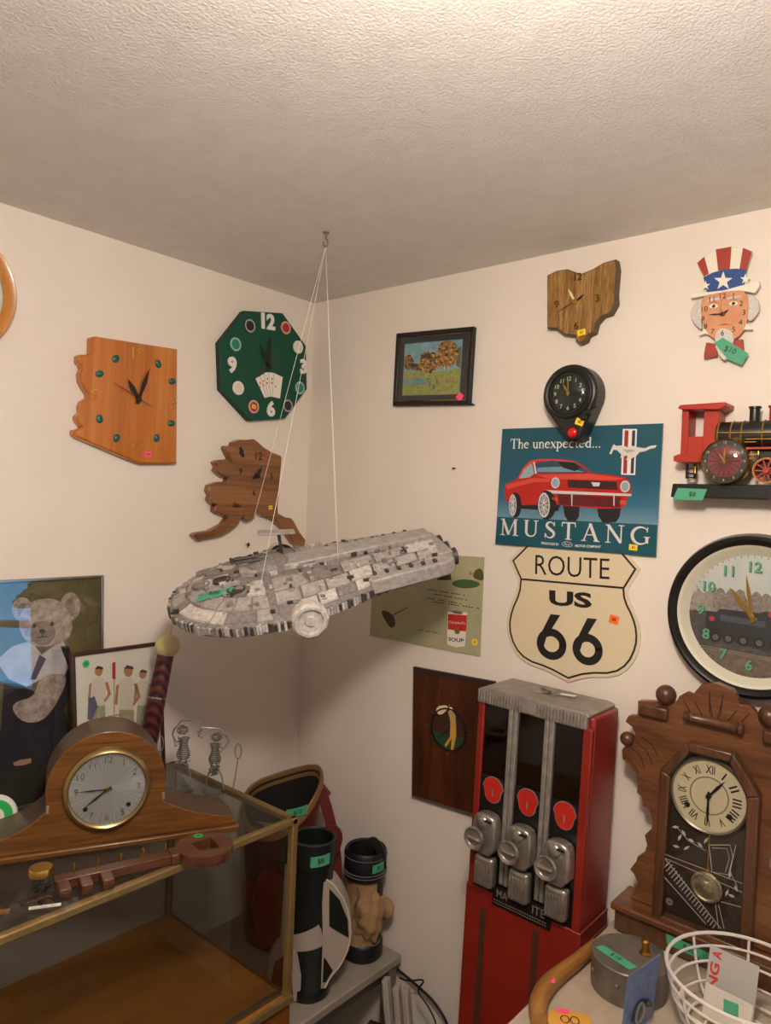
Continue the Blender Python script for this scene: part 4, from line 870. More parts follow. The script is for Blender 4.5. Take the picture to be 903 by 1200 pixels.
MB().lathe([(.0208, H1*.55+H2*.45-.002), (.0216, H1*.55+H2*.45), (.0208, H1*.55+H2*.45+.003)], K['chrome'], n=24).build('neck_ring', t)
o = MB(); o.sphere((0, 0, H2), .0285, mat('ball_cream', 'd6c48c', .45, bump=(260, .5, .003)), 28); o.build('ball_stopper', t)
MB().lathe([(.006, H2+.025), (.0035, H2+.033), (.003, H2+.045), (.006, H2+.049), (0, H2+.05)], mat('peg_cream', 'd2c08a', .45), n=14).build('stopper_peg', t)

# ------------------------------------------------------------------ wire golfers on clear bases
M_wire = mat('bent_wire', '9a9692', .3, .7)
def wire_golfer(px, py, H, flip, label):
    P = HZ(px, py, CT+.001); yaw = math.radians(40); t = thing('wire_golfer', label, 'figurine', FZ(P.x, P.y, CT+.001, yaw), 'wire golf figurines on the glass top')
    k = flip; s = H
    MB().lathe([(0, 0), (.026, 0), (.028, .003), (.026, .007), (0, .007)], K['acrylic'], n=6).build('base', t)
    T = lambda pts, r=.0011: [(x*s*k, y*s, .007+z*s) for x, y, z in pts]
    MB().tube(T([(-.14, 0, 0), (-.1, .02, .22), (-.03, 0, .45)]), .002, M_wire, 6).build('leg', t); MB().tube(T([(.16, .02, 0), (.12, .03, .2), (.02, 0, .45)]), .002, M_wire, 6).build('leg', t)
    coil = [(.075*math.cos(i*.9)*(1+.3*math.sin(i*.1)),   .075*math.sin(i*.9), .43+.32*i/70) for i in range(71)]; MB().tube(T(coil), .0017, M_wire, 5).build('torso_coil', t)
    head = [(.085*math.cos(i*.7)*math.sin(PI*(i+3)/46)+.02, .085*math.sin(i*.7)*math.sin(PI*(i+3)/46), .78+.14*i/40) for i in range(41)]; MB().tube(T(head), .0016, M_wire, 5).build('head_coil', t)
    MB().tube(T([(.10*math.sin(i*1.7)*(1-i/60), .08*math.cos(i*2.3), .40-.16*i/30) for i in range(31)]), .0014, M_wire, 5).build('hip_coil', t)
    MB().tube(T([(0, 0, .72), (.12, .08, .64), (.2, .1, .74), (.16, .06, .86)]), .0018, M_wire, 6).build('arm', t); MB().tube(T([(0, 0, .72), (.1, -.06, .62), (.19, .08, .76)]), .0018, M_wire, 6).build('arm', t)
    MB().tube(T([(.17, .07, .82), (.05, .03, .98), (-.22, -.02, 1.0), (-.27, -.03, .86), (-.2, -.03, .84)]), .0016, M_wire, 6).build('club', t)
    loop = [(.36+.05*math.sin(i*PI/8), .05, .62+.12*math.cos(i*PI/8)) for i in range(8, -9, -1)]; MB().tube(T([(.3, .05, 0), (.34, .05, .3)]+loop), .0014, M_wire, 6).build('wire_loop', t)
    return t
wire_golfer(213, 927, .165, -1, 'taller bent wire golfer figurine swinging a club behind mantel clock')
wire_golfer(250, 929, .150, 1, 'shorter bent wire golfer figurine beside rail of glass case')
# clear angled acrylic block they stand beside, tagged
P = HZ(228, 942, CT); t = thing('acrylic_stand', 'clear acrylic block with green and red stickers beside wire golfers', 'stand', FZ(P.x, P.y, CT+.001, math.radians(60)))
MB().prism([(-.03, -.012), (.05, -.012), (.058, .012), (-.022, .014)], 0, .010, K['acrylic']).build('block', t, .001)
b = MB(); b.prism([(-.012, -.011), (.018, -.011), (.022, .006), (-.008, .006)], .0101, .0106, K['green_tape']); b.text('$10', (.005, -.003), .007, .0109, K['ink']); b.build('price_tag', t)
MB().disc((.03, .006), .005, .0103, mat('red_dot', 'd8402c', .6), 14).build('red_dot', t)

# ------------------------------------------------------------------ mantel clock
A0 = HZ(0, 1013, CT); B0 = HZ(279, 972, CT); dv = (B0-A0).normalized(); nv = Vector((dv.y, -dv.x, 0))
fr = Frame(dv, (0, 0, 1), nv, (B0.x, B0.y, CT+.001)); CXm, CYm, RH = -.267, .122, .113
t = thing('mantel_clock', 'humped oak mantel clock with brass bezel and silver dial', 'clock', fr)
rt = [(-.008, .02), (-.02, .03), (-.05, .038), (-.095, .05), (-.13, .066)]; hump = [(CXm+RH*math.cos(math.radians(a)), CYm+RH*math.sin(math.radians(a))) for a in range(-20, 201, 8)]
prof = [(-.008, .012)]+rt+hump+[(2*CXm-x, y) for x, y in rt[::-1]]+[(2*CXm+.008, .012)]
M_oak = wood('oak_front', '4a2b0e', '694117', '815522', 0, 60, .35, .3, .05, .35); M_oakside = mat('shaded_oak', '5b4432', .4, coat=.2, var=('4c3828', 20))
MB().prism(prof, -.105, 0, M_oak, M_oakside).build('body', t, .002)
MB().box((CXm, .006, -.05), (2*abs(CXm), .012, .118), M_oak).build('base', t, .003)
for s in (1, -1):
    x = CXm+s*(RH*math.cos(math.radians(-20))+.002); MB().box((x, .092, -.052), (.006, .016, .112), mat('worn_cap', '8a7560', .5) if s == 1 else bpy.data.materials['worn_cap']).build('shoulder_cap', t, .002)
c = (CXm, CYm); MB().lathe([(.074, .001), (.083, .001), (.083, .004), (.080, .011), (.075, .014), (.072, .012), (.071, .006)], mat('aged_brass', 'a58f62', .3, .85), (c[0], c[1], 0), 64).build('bezel', t)
m, nt, bs = nodes('silvered_dial'); tc = nt.nodes.new('ShaderNodeTexCoord'); mp = nt.nodes.new('ShaderNodeMapping'); mp.inputs['Location'].default_value = (-c[0], -c[1], 0); gr = nt.nodes.new('ShaderNodeTexGradient'); gr.gradient_type = 'RADIAL'
nt.links.new(tc.outputs['Object'], mp.inputs[0]); nt.links.new(mp.outputs[0], gr.inputs[0]); n_ = nt.nodes.new('ShaderNodeTexNoise'); n_.noise_dimensions = '1D'; n_.inputs['Scale'].default_value = 120; nt.links.new(gr.outputs[0], n_.inputs['W'])
r = ramp(nt, n_.outputs[0], [(.3, 'a4a6ac'), (.7, 'c6c5c4')]); nt.links.new(r.outputs[0], bs.inputs[0]); bs.inputs['Metallic'].default_value = .55; bs.inputs['Roughness'].default_value = .36
bs.inputs['Anisotropic'].default_value = .7; tg = nt.nodes.new('ShaderNodeTangent'); tg.axis = 'Z'; nt.links.new(tg.outputs[0], bs.inputs['Tangent'])
b = MB(); b.M = Matrix.Translation((c[0], c[1], 0)); b.disc((0, 0), .073, .005, m, 64); b.build('dial', t)
for i in range(12):
    if i in (4, 8): continue
    a = i*PI/6; b = MB(); b.text(str(i or 12), (c[0]+.058*math.sin(a), c[1]+.058*math.cos(a)), .0125, .0056, K['brass'], 0, None, -.012, .0006); b.build('numeral', t)
for x in (-.035, .035): MB().lathe([(0, .0053), (.0035, .0053), (.0045, .0065)], K['black'], (c[0]+x*1.15, c[1]-.036, 0), 16).build('winding_hole', t)
b = MB(); b.hand(c, (c[0]-.042, c[1]-.032), .004, .008, K['darksteel']); b.hand(c, (c[0]-.056, c[1]+.001), .003, .009, K['darksteel']); b.lathe([(.004, .005), (.004, .0105), (0, .011)], K['brass'], (c[0], c[1], 0), 12); b.build('hands', t)
MB().lathe([(.0725, .010), (.055, .0155), (.03, .019), (0, .020)], K['glass'], (c[0], c[1], 0), 48).build('glass_dome', t)

# ------------------------------------------------------------------ wooden key rack lying in front of it
M_key = wood('key_wood', '3d2113', '55301c', '63402a', 0, 30, .4, .2, .06, .3)
c1, c2 = HZ(72, 1027, CT+.02), HZ(240, 990, CT+.02); kv = (c2-c1); KL = kv.length; kv.normalize()
fr = Frame(kv, (-kv.y, kv.x, 0), (0, 0, 1), (c1.x, c1.y, CT+.001))
t = thing('key_rack', 'wooden key shaped rack with small hooks and green dot sticker', 'key rack', fr)
th = .02; hole = [(-.018, -.02), (.022, -.026), (.02, .026), (-.022, .016)]
b = MB(); ro = arc((KL, 0), .055, 0, 2*PI, 40)[:-1]; n = len(ro)
hole_r = []
for i in range(n):                                            # cast a ray per rim point onto the hole outline
    a = 2*PI*i/n; d = (math.cos(a), math.sin(a)); best = .02
    for (x1_, y1_), (x2_, y2_) in zip(hole, hole[1:]+hole[:1]):
        den = d[0]*(y2_-y1_)-d[1]*(x2_-x1_)
        if abs(den) > 1e-9:
            tt = (x1_*(y2_-y1_)-y1_*(x2_-x1_))/den; uu = (x1_*d[1]-y1_*d[0])/den
            if tt > 0 and -1e-6 <= uu <= 1+1e-6: best = tt
    hole_r.append((KL+d[0]*best, d[1]*best))
for i in range(n): j = (i+1) % n; b.prism([ro[i], ro[j], hole_r[j], hole_r[i]], 0, th, M_key)
b.build('bow', t)
MB().prism([(-.012, -.012), (KL-.05, -.012), (KL-.05, .012), (-.012, .012)], 0, th*.9, M_key).build('shaft', t, .002)
MB().box((KL-.062, 0, th*.5), (.018, .034, th*1.05), M_key).build('collar', t, .003)
for x in (.0, .036, .072): MB().box((x, -.03, th*.45), (.02, .036, th*.9), M_key).build('key_tooth', t, .002)
for i in range(5):
    x = .02+i*(KL-.1)/4; MB().tube([(x, .004, th*.9), (x, .004, th*.9+.016), (x, .0, th*.9+.021), (x, -.006, th*.9+.02), (x, -.008, th*.9+.014)], .0012, K['brass'], 6).build('cup_hook', t)
b = MB(); b.disc((KL+.0, .041), .0095, th+.0006, K['green_dot'], 24); b.text('$8', (KL, .041), .007, th+.001, K['ink'], PI/2*0); b.build('price_tag', t)

# ------------------------------------------------------------------ jar, bag of fittings, round green badge
P = HZ(47, 1049, CT); t = thing('small_jar', 'small glass jar of screws with brass lid', 'jar', FZ(P.x, P.y, CT+.001))
MB().lathe([(0, 0), (.019, 0), (.0205, .003), (.0205, .03), (.017, .036), (.017, .04)], thin_glass('jar_glass', (.8, .82, .8), .05), n=28).build('glass_body', t)
b = MB(); random.seed(3)
for i in range(26):
    a, r_, z = random.random()*6.28, random.random()*.013, .004+.024*i/26; d_ = random.random()*3; b.tube([(r_*math.cos(a)-.005*math.cos(d_), r_*math.sin(a)-.005*math.sin(d_), z), (r_*math.cos(a)+.005*math.cos(d_), r_*math.sin(a)+.005*math.sin(d_), z+.004)], .0016, K['darksteel'], 5)
o = b.build('screws', t); o['kind'] = 'stuff'
MB().lathe([(.0185, .036), (.020, .036), (.020, .046), (.0185, .049), (0, .049)], K['gold'], n=32).build('lid', t)
P = HZ(38, 1066, CT); t = thing('parts_bag', 'crumpled clear plastic bag of small fittings in front of brass lidded jar', 'bag', FZ(P.x, P.y, CT+.001, math.radians(60)))
b = MB(); nx, ny = 14, 8; ids = []
for i in range(nx+1):
    for j in range(ny+1):
        x, y = (i/nx-.5)*.12, (j/ny-.5)*.055; z = .002+.010*math.sin(PI*i/nx)*math.sin(PI*j/ny)*(1+.8*math.sin(i*2.1+j*1.3)); ids.append(b.vert((x, y, z)))
for i in range(nx):
    for j in range(ny): k = i*(ny+1)+j; b.face((ids[k], ids[k+ny+1], ids[k+ny+2], ids[k+1]), thin_glass('bag_film', (.88, .88, .88), .12) if (i, j) == (0, 0) else bpy.data.materials['bag_film'])
b.build('film', t)
MB().tube([(-.01, .012, .004), (.02, .018, .010), (.028, .02, .007)], .0035, mat('rust_metal', '4a3020', .5, .6), 8).build('fitting', t)
MB().box((.02, -.008, .006), (.05, .005, .003), K['white']).build('white_strip', t); MB().box((-.042, -.006, .005), (.016, .008, .005), mat('copper_bit', 'b07850', .4, .5)).build('fitting', t)
P = atx(-6, 945, .14); fr = Frame((.42, .9, 0), (-.1, .03, 1), (.9, -.42, .1), (P.x, P.y, P.z)); fr = Frame(fr.X, fr.Z.cross(fr.X), fr.Z, (P.x, P.y, CT+.043))
t = thing('round_badge', 'round white badge with green ring standing behind mantel clock', 'badge', fr)
MB().lathe([(0, -.008), (.040, -.008), (.0425, 0), (.040, .006), (0, .006)], K['white'], n=48).build('disc', t)
MB().ring((0, 0), .018, .034, .0055, .0072, K['green_dot']).build('green_ring', t)

# ------------------------------------------------------------------ LOW BENCH and what stands on it
BZ = .45; BX = .475
t = thing('bench', 'low grey metal bench along wall under golf bags', 'bench', FZ(.235, -.235, 0))
M_bn = mat('bench_grey', '9a9388', .45, var=('8d8579', 8)); M_bn2 = mat('bench_underside', '6e675f', .6)
MB().box((0, .0, BZ-.012), (BX-.01, .43, .024), M_bn).build('top', t, .004)
for sx in (-1, 1):
    for sy in (-1, 1): MB().box((sx*.21, sy*.19, (BZ-.024)/2), (.03, .03, BZ-.024), M_bn2).build('leg', t, .002)
MB().box((.195, 0, BZ-.05), (.006, .35, .05), M_bn2).build('apron', t)
b = MB(); b.box((-.2, 0, .21), (.008, .40, .40), M_bn2); b.build('back_sheet', t)

def bag_tag(b, R, ang, z, w, h, txt, parent, c=(0, 0)):
    b = MB(); b.wrap([((ang*R)-w/2, z-h/2), ((ang*R)+w/2, z-h/2+.004), ((ang*R)+w/2, z+h/2+.004), ((ang*R)-w/2, z+h/2)], R, .0012, K['green_tape'], c)
    sv = b.M; b.M = Matrix.Translation((c[0]+(R+.0016)*math.cos(ang), c[1]+(R+.0016)*math.sin(ang), z+.002)) @ Matrix(((-math.sin(ang), 0, math.cos(ang), 0), (math.cos(ang), 0, math.sin(ang), 0), (0, 1, 0, 0), (0, 0, 0, 1)))
    b.text(txt, (0, 0), h*.55, 0, K['ink'], .1, None, .01); b.build('price_tag', parent)
VA = math.atan2(-1, 1.1)                      # direction from the corner towards the camera

# large red bag
M_rb = mat('red_leather', '6e2a22', .45, var=('5a1f1a', 25), bump=(90, .25, .002)); M_tan2 = mat('tan_trim', '84643e', .4, .3); M_in = mat('bag_lining', '0c0b0b', .8); M_tuft = mat('divider_pad', '8a7f76', .7)
rc = HZ(314, 914, .90)
tilt = Matrix.Rotation(math.radians(-10), 4, Vector((.76, .65, 0))) @ Matrix.Rotation(math.radians(3), 4, 'X')
P = Vector((.175, -.215, BZ+.012))
t = thing('golf_bag', 'large red leather golf bag with tan rim and long strap', 'golf bag', Matrix.Translation(P), 'golf bags on the low bench')
SX, SY, ra = 1.12, .92, math.radians(41)
def rimz(a): return .40+.062*math.cos(a-math.radians(95))+.018*math.cos(2*(a-math.radians(40)))
b = MB(); n = 48; rings = []
prof = [(.070, 0), (.078, .012), (.080, .10), (.084, .22), (.092, .33)]
def pt(r, a, z): x, y = r*SX*math.cos(a-ra), r*SY*math.sin(a-ra); return (x*math.cos(ra)-y*math.sin(ra), x*math.sin(ra)+y*math.cos(ra), z)
for r, z in prof: rings.append([b.vert(pt(r, 2*PI*i/n, z)) for i in range(n)])
rings.append([b.vert(pt(.098, 2*PI*i/n, rimz(2*PI*i/n)-.022)) for i in range(n)])
for A, B in zip(rings, rings[1:]):
    for i in range(n): b.face((A[i], A[(i+1) % n], B[(i+1) % n], B[i]), M_rb)
b.face(rings[0][::-1], M_rb); b.build('body', t)
b = MB(); rr_ = []
for k, (r, dz) in enumerate(((.099, -.024), (.102, -.02), (.1, -.002), (.097, .002), (.093, -.002), (.091, -.03))): rr_.append([b.vert(pt(r, 2*PI*i/n, rimz(2*PI*i/n)+dz)) for i in range(n)])
for A, B in zip(rr_, rr_[1:]):
    for i in range(n): b.face((A[i], A[(i+1) % n], B[(i+1) % n], B[i]), M_tan2)
b.build('rim', t)
b = MB(); A = [b.vert(pt(.092, 2*PI*i/n, rimz(2*PI*i/n)-.012)) for i in range(n)]; B = [b.vert(pt(.085, 2*PI*i/n, .18)) for i in range(n)]
for i in range(n): b.face((A[i], A[(i+1) % n], B[(i+1) % n], B[i]), M_in)
b.face(B, M_in); b.build('lining', t)
b = MB(); A = [pt(.084, a, .335+.01*math.sin(a*3)) for a in [math.radians(240+i*110/12) for i in range(13)]]; b.poly(A, M_tuft); b.build('divider', t)
pa = pt(.1, math.radians(20), .43); px_ = (.76*.105, .65*.105)
MB().tube([(px_[0], px_[1], .425), (px_[0]+.02, px_[1]+.012, .40)], .012, M_rb, 10).build('strap_anchor', t)
E1 = Vector((.76, .65, 0)); E2 = Vector((.65, -.76, 0))
def sp(a, b_, z): v = E1*a+E2*b_; return (v.x, v.y, z)
MB().ribbon(smooth([sp(.108, .01, .42), sp(.138, .02, .34), sp(.160, .03, .24), sp(.166, .04, .12), sp(.160, .045, .02)], 2, False), .030, .006, M_rb, (E2.x, E2.y, 0)).build('strap', t)
MB().ribbon(smooth([sp(.09, .04, .17), sp(.130, .05, .23), sp(.168, .05, .30), sp(.150, .05, .335), sp(.115, .05, .31), sp(.095, .04, .24)], 2, False), .026, .007, M_rb, (E2.x, E2.y, 0)).build('carry_handle', t)
b = MB(); b.sphere(sp(-.01, .085, .13), .075, M_rb, 20, (.8, .5, 1.35)); b.build('side_pocket', t)
b = MB(); bag_tag(b, .103, VA+.42, .385, .062, .024, '$10', t)

# white and dark green bag
M_db, M_wb, M_pipe = mat('dark_vinyl', '0f1513', .35, coat=.1), mat('white_vinyl', 'a89c90', .4), mat('piping', 'c9bfb4', .5)
wc = HZ(372, 1140, BZ+.01)
P = Vector((.392, -.300, BZ+.001)); t = thing('golf_bag', 'small white and black golf bag with pointed side pocket', 'golf bag', Matrix.Translation(P), 'golf bags on the low bench')
R1 = .052
MB().lathe([(0, 0), (R1, 0), (R1+.003, .004), (R1+.003, .028), (R1, .032), (R1, .335)], M_db, n=40).build('body', t)
MB().lathe([(R1, .325), (R1+.005, .328), (R1+.006, .36), (R1+.005, .388), (R1, .392), (R1-.004, .388), (R1-.006, .30), (0, .298)], mat('black_cuff', '121616', .4), n=40).build('top_cuff', t)
bag_tag(None, R1+.007, VA+.28, .352, .05, .026, '$8', t)
q = lambda a, z: (a, z); aR = VA*R1
b = MB(); b.wrap([(aR-.05, .16), (aR+.02, .195), (aR+.03, .16), (aR+.03, .14), (aR-.02, .13), (aR-.05, .12)], R1, .003, M_wb); b.build('white_band', t)
def pocket(name, sideang, w, h, dep, m, z0, outline):
    """bulging pocket: outline (side, height) pushed out from the bag"""
    b = MB(); sd = Vector((math.cos(sideang), math.sin(sideang), 0)); tn = Vector((-sd.y, sd.x, 0)); pts = outline; n = len(pts); cx = sum(p_[0] for p_ in pts)/n; cz = sum(p_[1] for p_ in pts)/n
    rows = []
    for f, o in ((1, 0), (.98, dep*.6), (.85, dep*.93), (.5, dep*1.0)):
        rows.append([b.vert(sd*(R1*.72+o)+tn*((x-cx)*f+cx)+Vector((0, 0, (z-cz)*f+cz))) for x, z in pts])
    for A, B in zip(rows, rows[1:]):
        for i in range(n): b.face((A[i], A[(i+1) % n], B[(i+1) % n], B[i]), m)
    b.face(rows[-1], m); return b.build(name, t)
# right pocket, seen from its side: profile sticks out towards the wall to the right of the picture
E1a = math.atan2(.65, .76)
b = MB(); prof = [(.036, .30), (.058, .285), (.088, .24), (.103, .18), (.10, .13), (.08, .085), (.055, .055), (.045, .03)]; prof = smooth(prof, 1, False); hw = .038
def side(a, s, z): v = E1*a+E2*s; return (v.x, v.y, z)
L_, R_l = [b.vert(side(a, hw*(1-.25*(a/.1)), z)) for a, z in prof], [b.vert(side(a, -hw*(1-.25*(a/.1)), z)) for a, z in prof]
for i in range(len(prof)-1): b.face((L_[i], L_[i+1], R_l[i+1], R_l[i]), M_wb)
b.face(L_+[b.vert(side(.02, hw*1.2, .03)), b.vert(side(.02, hw*1.2, .30))], M_wb); b.face(R_l+[b.vert(side(.02, -hw*1.2, .03)), b.vert(side(.02, -hw*1.2, .30))], M_wb); b.build('side_pocket', t)
ins = [(.046, .278), (.072, .25), (.094, .20), (.098, .155), (.048, .185)]; b = MB(); b.poly([side(a, hw*(1-.25*(a/.1))+.0022, z) for a, z in ins], M_db); b.build('pocket_panel', t)
ins = [(.03, .125), (.062, .075), (.046, .045), (.02, .045)]; b = MB(); b.poly([side(a, hw*(1-.25*(a/.1))+.0025, z) for a, z in ins], M_db); b.build('pocket_panel', t)
MB().tube([side(a, hw*(1-.25*(a/.1)), z) for a, z in prof], .0024, M_pipe, 6).build('piping', t)
MB().ribbon([side(-.058, .03, .33), side(-.062, .03, .2), side(-.066, .03, .10)], .015, .005, M_wb, (E2.x, E2.y, 0)).build('strap', t)
b = MB(); ol = [(-.098, .045), (-.096, .11), (-.08, .135), (-.05, .14), (-.025, .12), (-.012, .06), (-.008, .005), (-.03, .005), (-.04, .09), (-.06, .115), (-.08, .1), (-.088, .045)]
b.prism([(0, 0)]*3, 0, 0, M_wb) if False else None
F_, Bk = [b.vert(side(a, .05, z)) for a, z in ol], [b.vert(side(a, .01, z)) for a, z in ol]
for i in range(len(ol)): j = (i+1) % len(ol); b.face((F_[i], F_[j], Bk[j], Bk[i]), M_wb)
b.face(F_, M_wb); b.face(Bk[::-1], M_wb); b.build('pocket_arch', t)
b = MB(); inn = [(-.088, .045), (-.08, .1), (-.06, .115), (-.04, .09), (-.03, .005), (-.088, .005)]; F_, Bk = [b.vert(side(a, .044, z)) for a, z in inn], [b.vert(side(a, .015, z)) for a, z in inn]
for i in range(len(inn)): j = (i+1) % len(inn); b.face((F_[i], F_[j], Bk[j], Bk[i]), M_rb)
b.face(F_, M_rb); b.build('pocket_front', t)

# tan and black bag
M_tn = mat('tan_suede', 'a5855f', .75, var=('8f6f4c', 18), bump=(35, .6, .006))
P = Vector((.385, -.092, BZ+.001)); t = thing('golf_bag', 'small tan and black golf bag with crumpled pouch against wall', 'golf bag', Matrix.Translation(P), 'golf bags on the low bench')
R1 = .052
MB().lathe([(0, 0), (R1, 0), (R1+.004, .006), (R1+.004, .04), (R1, .046), (R1-.004, .05)], K['black'], n=36).build('foot_cuff', t)
b = MB(); n = 36; rings = []
for z, r in ((.045, R1), (.08, R1+.003), (.13, R1+.002), (.19, R1-.004), (.22, R1-.006)): rings.append([b.vert(((r+.002*math.sin(5*i*2*PI/n+z*40))*math.cos(2*PI*i/n), (r+.002*math.sin(5*i*2*PI/n+z*40))*math.sin(2*PI*i/n), z)) for i in range(n)])
for A, B in zip(rings, rings[1:]):
    for i in range(n): b.face((A[i], A[(i+1) % n], B[(i+1) % n], B[i]), M_tn)
b.build('body', t)
MB().lathe([(R1-.004, .215), (R1+.004, .218), (R1+.006, .25), (R1+.006, .285), (R1+.002, .292), (R1-.003, .288), (R1-.006, .235), (0, .232)], mat('black_leather', '17161a', .45), n=36).build('top_cuff', t)
for z in (.228, .236, .275): MB().lathe([(R1+.0055, z), (R1+.0075, z+.001), (R1+.0055, z+.002)], mat('stitching', '6b6670', .5) if z == .228 else bpy.data.materials['stitching'], n=36).build('stitch_line', t)
bag_tag(None, R1+.0075, VA+.55, .257, .04, .022, '$1', t)
b = MB(); rows = []; c_ = Vector(side(.012, .030, .128))
for i in range(25):                            # sagging pouch with deep folds
    th_ = PI*i/24; row = []
    for j in range(36):
        a = 2*PI*j/36; rr2 = .046*(1+.10*math.sin(3*a+2.5*th_)+.06*math.sin(7*a-5*th_)+.05*math.sin(11*th_+2*a)); row.append(b.vert(c_+Vector((rr2*math.sin(th_)*math.cos(a)*.95, rr2*math.sin(th_)*math.sin(a)*.95, -rr2*1.5*math.cos(th_)-.008*math.sin(th_)))))
    rows.append(row)
for A, B in zip(rows, rows[1:]):
    for j in range(36): b.face((A[j], A[(j+1) % 36], B[(j+1) % 36], B[j]), M_tn)
b.build('pouch', t)
b = MB(); b.sphere(side(.062, -.0, .125), .024, M_tn, 18, (1, .8, 1.2)); b.build('ball_pocket', t)
b = MB(); b.wrap([((VA+.5)*R1, .05), ((VA+1.0)*R1, .06), ((VA+1.0)*R1, .21), ((VA+.55)*R1, .22)], R1, .004, K['black']); b.build('black_panel', t)
MB().tube(smooth([side(-.02, .05, .21), side(-.01, .062, .19), side(-.028, .068, .16), side(-.005, .078, .14)], 2, False), .0015, mat('draw_cord', '5a4630', .7), 6).build('draw_cord', t)
MB().ribbon(smooth([side(.012, .02, .245), side(.006, .03, .315), side(.02, .03, .325), side(.04, .03, .30), side(.047, .03, .25)], 2, False), .022, .008, K['black'], (E2.x, E2.y, 0)).build('handle', t)

# white metal bracket and black cables beside the bench
fr = FZ(.612, -.15, 0, math.radians(20)); t = thing('metal_stand', 'white painted metal channel stand beside bench', 'stand', fr)
M_mw = mat('white_channel', 'a59d90', .45)
for x, s in ((-.012, 1), (.016, .97), (.04, .96)):
    b = MB(); b.M = Matrix.Rotation(math.radians(-9), 4, 'Y') @ Matrix.Rotation(math.radians(-4), 4, 'X'); b.box((x, 0, .238*s), (.016, .026, .476*s), M_mw); b.box((x, -.015, .238*s), (.004, .006, .476*s), M_mw); b.build('channel', t, .002)
b = MB(); b.M = Matrix.Translation((-.085, -.03, .36)); b.box((0, 0, 0), (.05, .04, .05), K['black']); b.build('black_box', t, .004)
def cable(name, label, pts, r, m): return tag(MB().tube(smooth(pts, 3, False), r, m, 8).build(name), label, 'cable', 'cables behind the bench')
q = lambda px, py, d: tuple(FR(px, py, d).o+Vector((0, -d, 0)))
cable('power_cable', 'thick black cable looping down wall from bench to vending machine', [q(459, 1131, .015), q(472, 1141, .02), q(492, 1158, .02), q(510, 1175, .02), q(526, 1202, .02), q(530, 1235, .02)], .0035, K['black'])
cable('power_cable', 'thin black cable beside white stand with kinked loop', [q(468, 1146, .06), q(478, 1150, .06), q(500, 1147, .065), q(487, 1161, .065), q(500, 1176, .065), q(512, 1200, .065), q(516, 1240, .065)], .0022, K['black'])

# ------------------------------------------------------------------ HANGING MODEL SPACECRAFT (a plain generic stand-in)
HK = Vector((.467, -.412, HC))
t = thing('ceiling_hook', 'small metal hook screwed in ceiling above hanging spacecraft', 'hook', FZ(HK.x, HK.y, HC))
MB().lathe([(0, 0), (.008, 0), (.008, -.003), (.003, -.005), (.003, -.012), (0, -.012)], K['steel'], n=16).build('plate', t)
MB().tube([(0, 0, -.01)]+[(.007*math.sin(a), 0, -.02-.009*(1-math.cos(a))+.004) for a in [i*PI/6 for i in range(11)]], .0018, K['steel'], 8).build('hook_wire', t)
fh = Vector((CF.x, CF.y, 0)).normalized(); rh = Vector((fh.y, -fh.x, 0)); up = Vector((0, 0, 1))
A_, Pi_, Bk_ = math.radians(14), math.radians(12.5), math.radians(17)
Xs = (rh*math.cos(A_)+fh*math.sin(A_))*math.cos(Pi_)+up*math.sin(Pi_); Ys = (fh*math.cos(Bk_)+up*math.sin(Bk_)); Ys = (Ys-Xs*Ys.dot(Xs)).normalized(); Zs = Xs.cross(Ys)
fr = Frame(Xs, Ys, Zs, (HK.x+.01, HK.y-.015, HC-.80))
t = thing('model_spacecraft', 'grey panelled model spacecraft hanging on threads in corner', 'model', fr)
M_h1, M_h2, M_h3, M_h4 = mat('hull_grey', 'b0aaa6', .45, var=('8d8783', 90)), mat('hull_pale', 'd0cac4', .45, var=('a8a29c', 110)), mat('hull_dark', '4a4644', .5, var=('2c2a28', 90)), mat('hull_mid', '8e8884', .5, var=('6c6764', 110))
XC, RB, RT_ = -.11, .205, .095              # bow centre, bow radius, half-width of the stern
def half(x):
    if x < XC: return math.sqrt(max(0, RB*RB-((x-XC)*1.0)**2))
    u = min(1, (x-XC)/.40); return RB+(RT_-RB)*(u*u*(3-2*u))
xs_ = [XC-RB*math.cos(i*PI/2/10) for i in range(10)]+[XC+.42*i/14 for i in range(15)]
outl = [(x, half(x)) for x in xs_]+[(x, -half(x)) for x in xs_[::-1]]
outl = [p_ for i, p_ in enumerate(outl) if i == 0 or math.hypot(p_[0]-outl[i-1][0], p_[1]-outl[i-1][1]) > 1e-4]
def loft(b, layers, m, base):
    rows = []; cx = XC
    for f, z in layers: rows.append([b.vert((cx+(x-cx)*(1-(1-f)*.55) if x > cx else cx+(x-cx)*f, y*f, z)) for x, y in base])
    n = len(base)
    for A, B in zip(rows, rows[1:]):
        for i in range(n): b.face((A[i], A[(i+1) % n], B[(i+1) % n], B[i]), m)
    b.face(rows[0][::-1], m); b.face(rows[-1], m)
b = MB(); loft(b, [(.55, -.045), (.96, -.016), (1, -.012), (1, .008), (.97, .012), (.62, .040), (.3, .050)], M_h4, outl); b.build('hull', t)
def topz(x, y):
    f = max(abs(y)/max(.02, half(x)), (XC-x)/RB if x < XC else 0); f = math.hypot(abs(y)/RB, (XC-x)/RB) if x < XC else abs(y)/max(.02, half(x))
    if f > .97: return .012
    if f > .62: return .040+(.012-.040)*(f-.62)/.35
    return .050+(.040-.050)*max(0, f-.3)/.32
random.seed(11)
def plate(pts, m, th=.0028, name='hull_panel'):
    b = MB(); n = len(pts); A = [b.vert((x, y, topz(x, y)+.0002)) for x, y in pts]; B = [b.vert((x, y, topz(x, y)+th)) for x, y in offset(pts, -.0008)]
    for i in range(n): b.face((A[i], A[(i+1) % n], B[(i+1) % n], B[i]), m)
    b.face(B, m); return b.build(name, t)
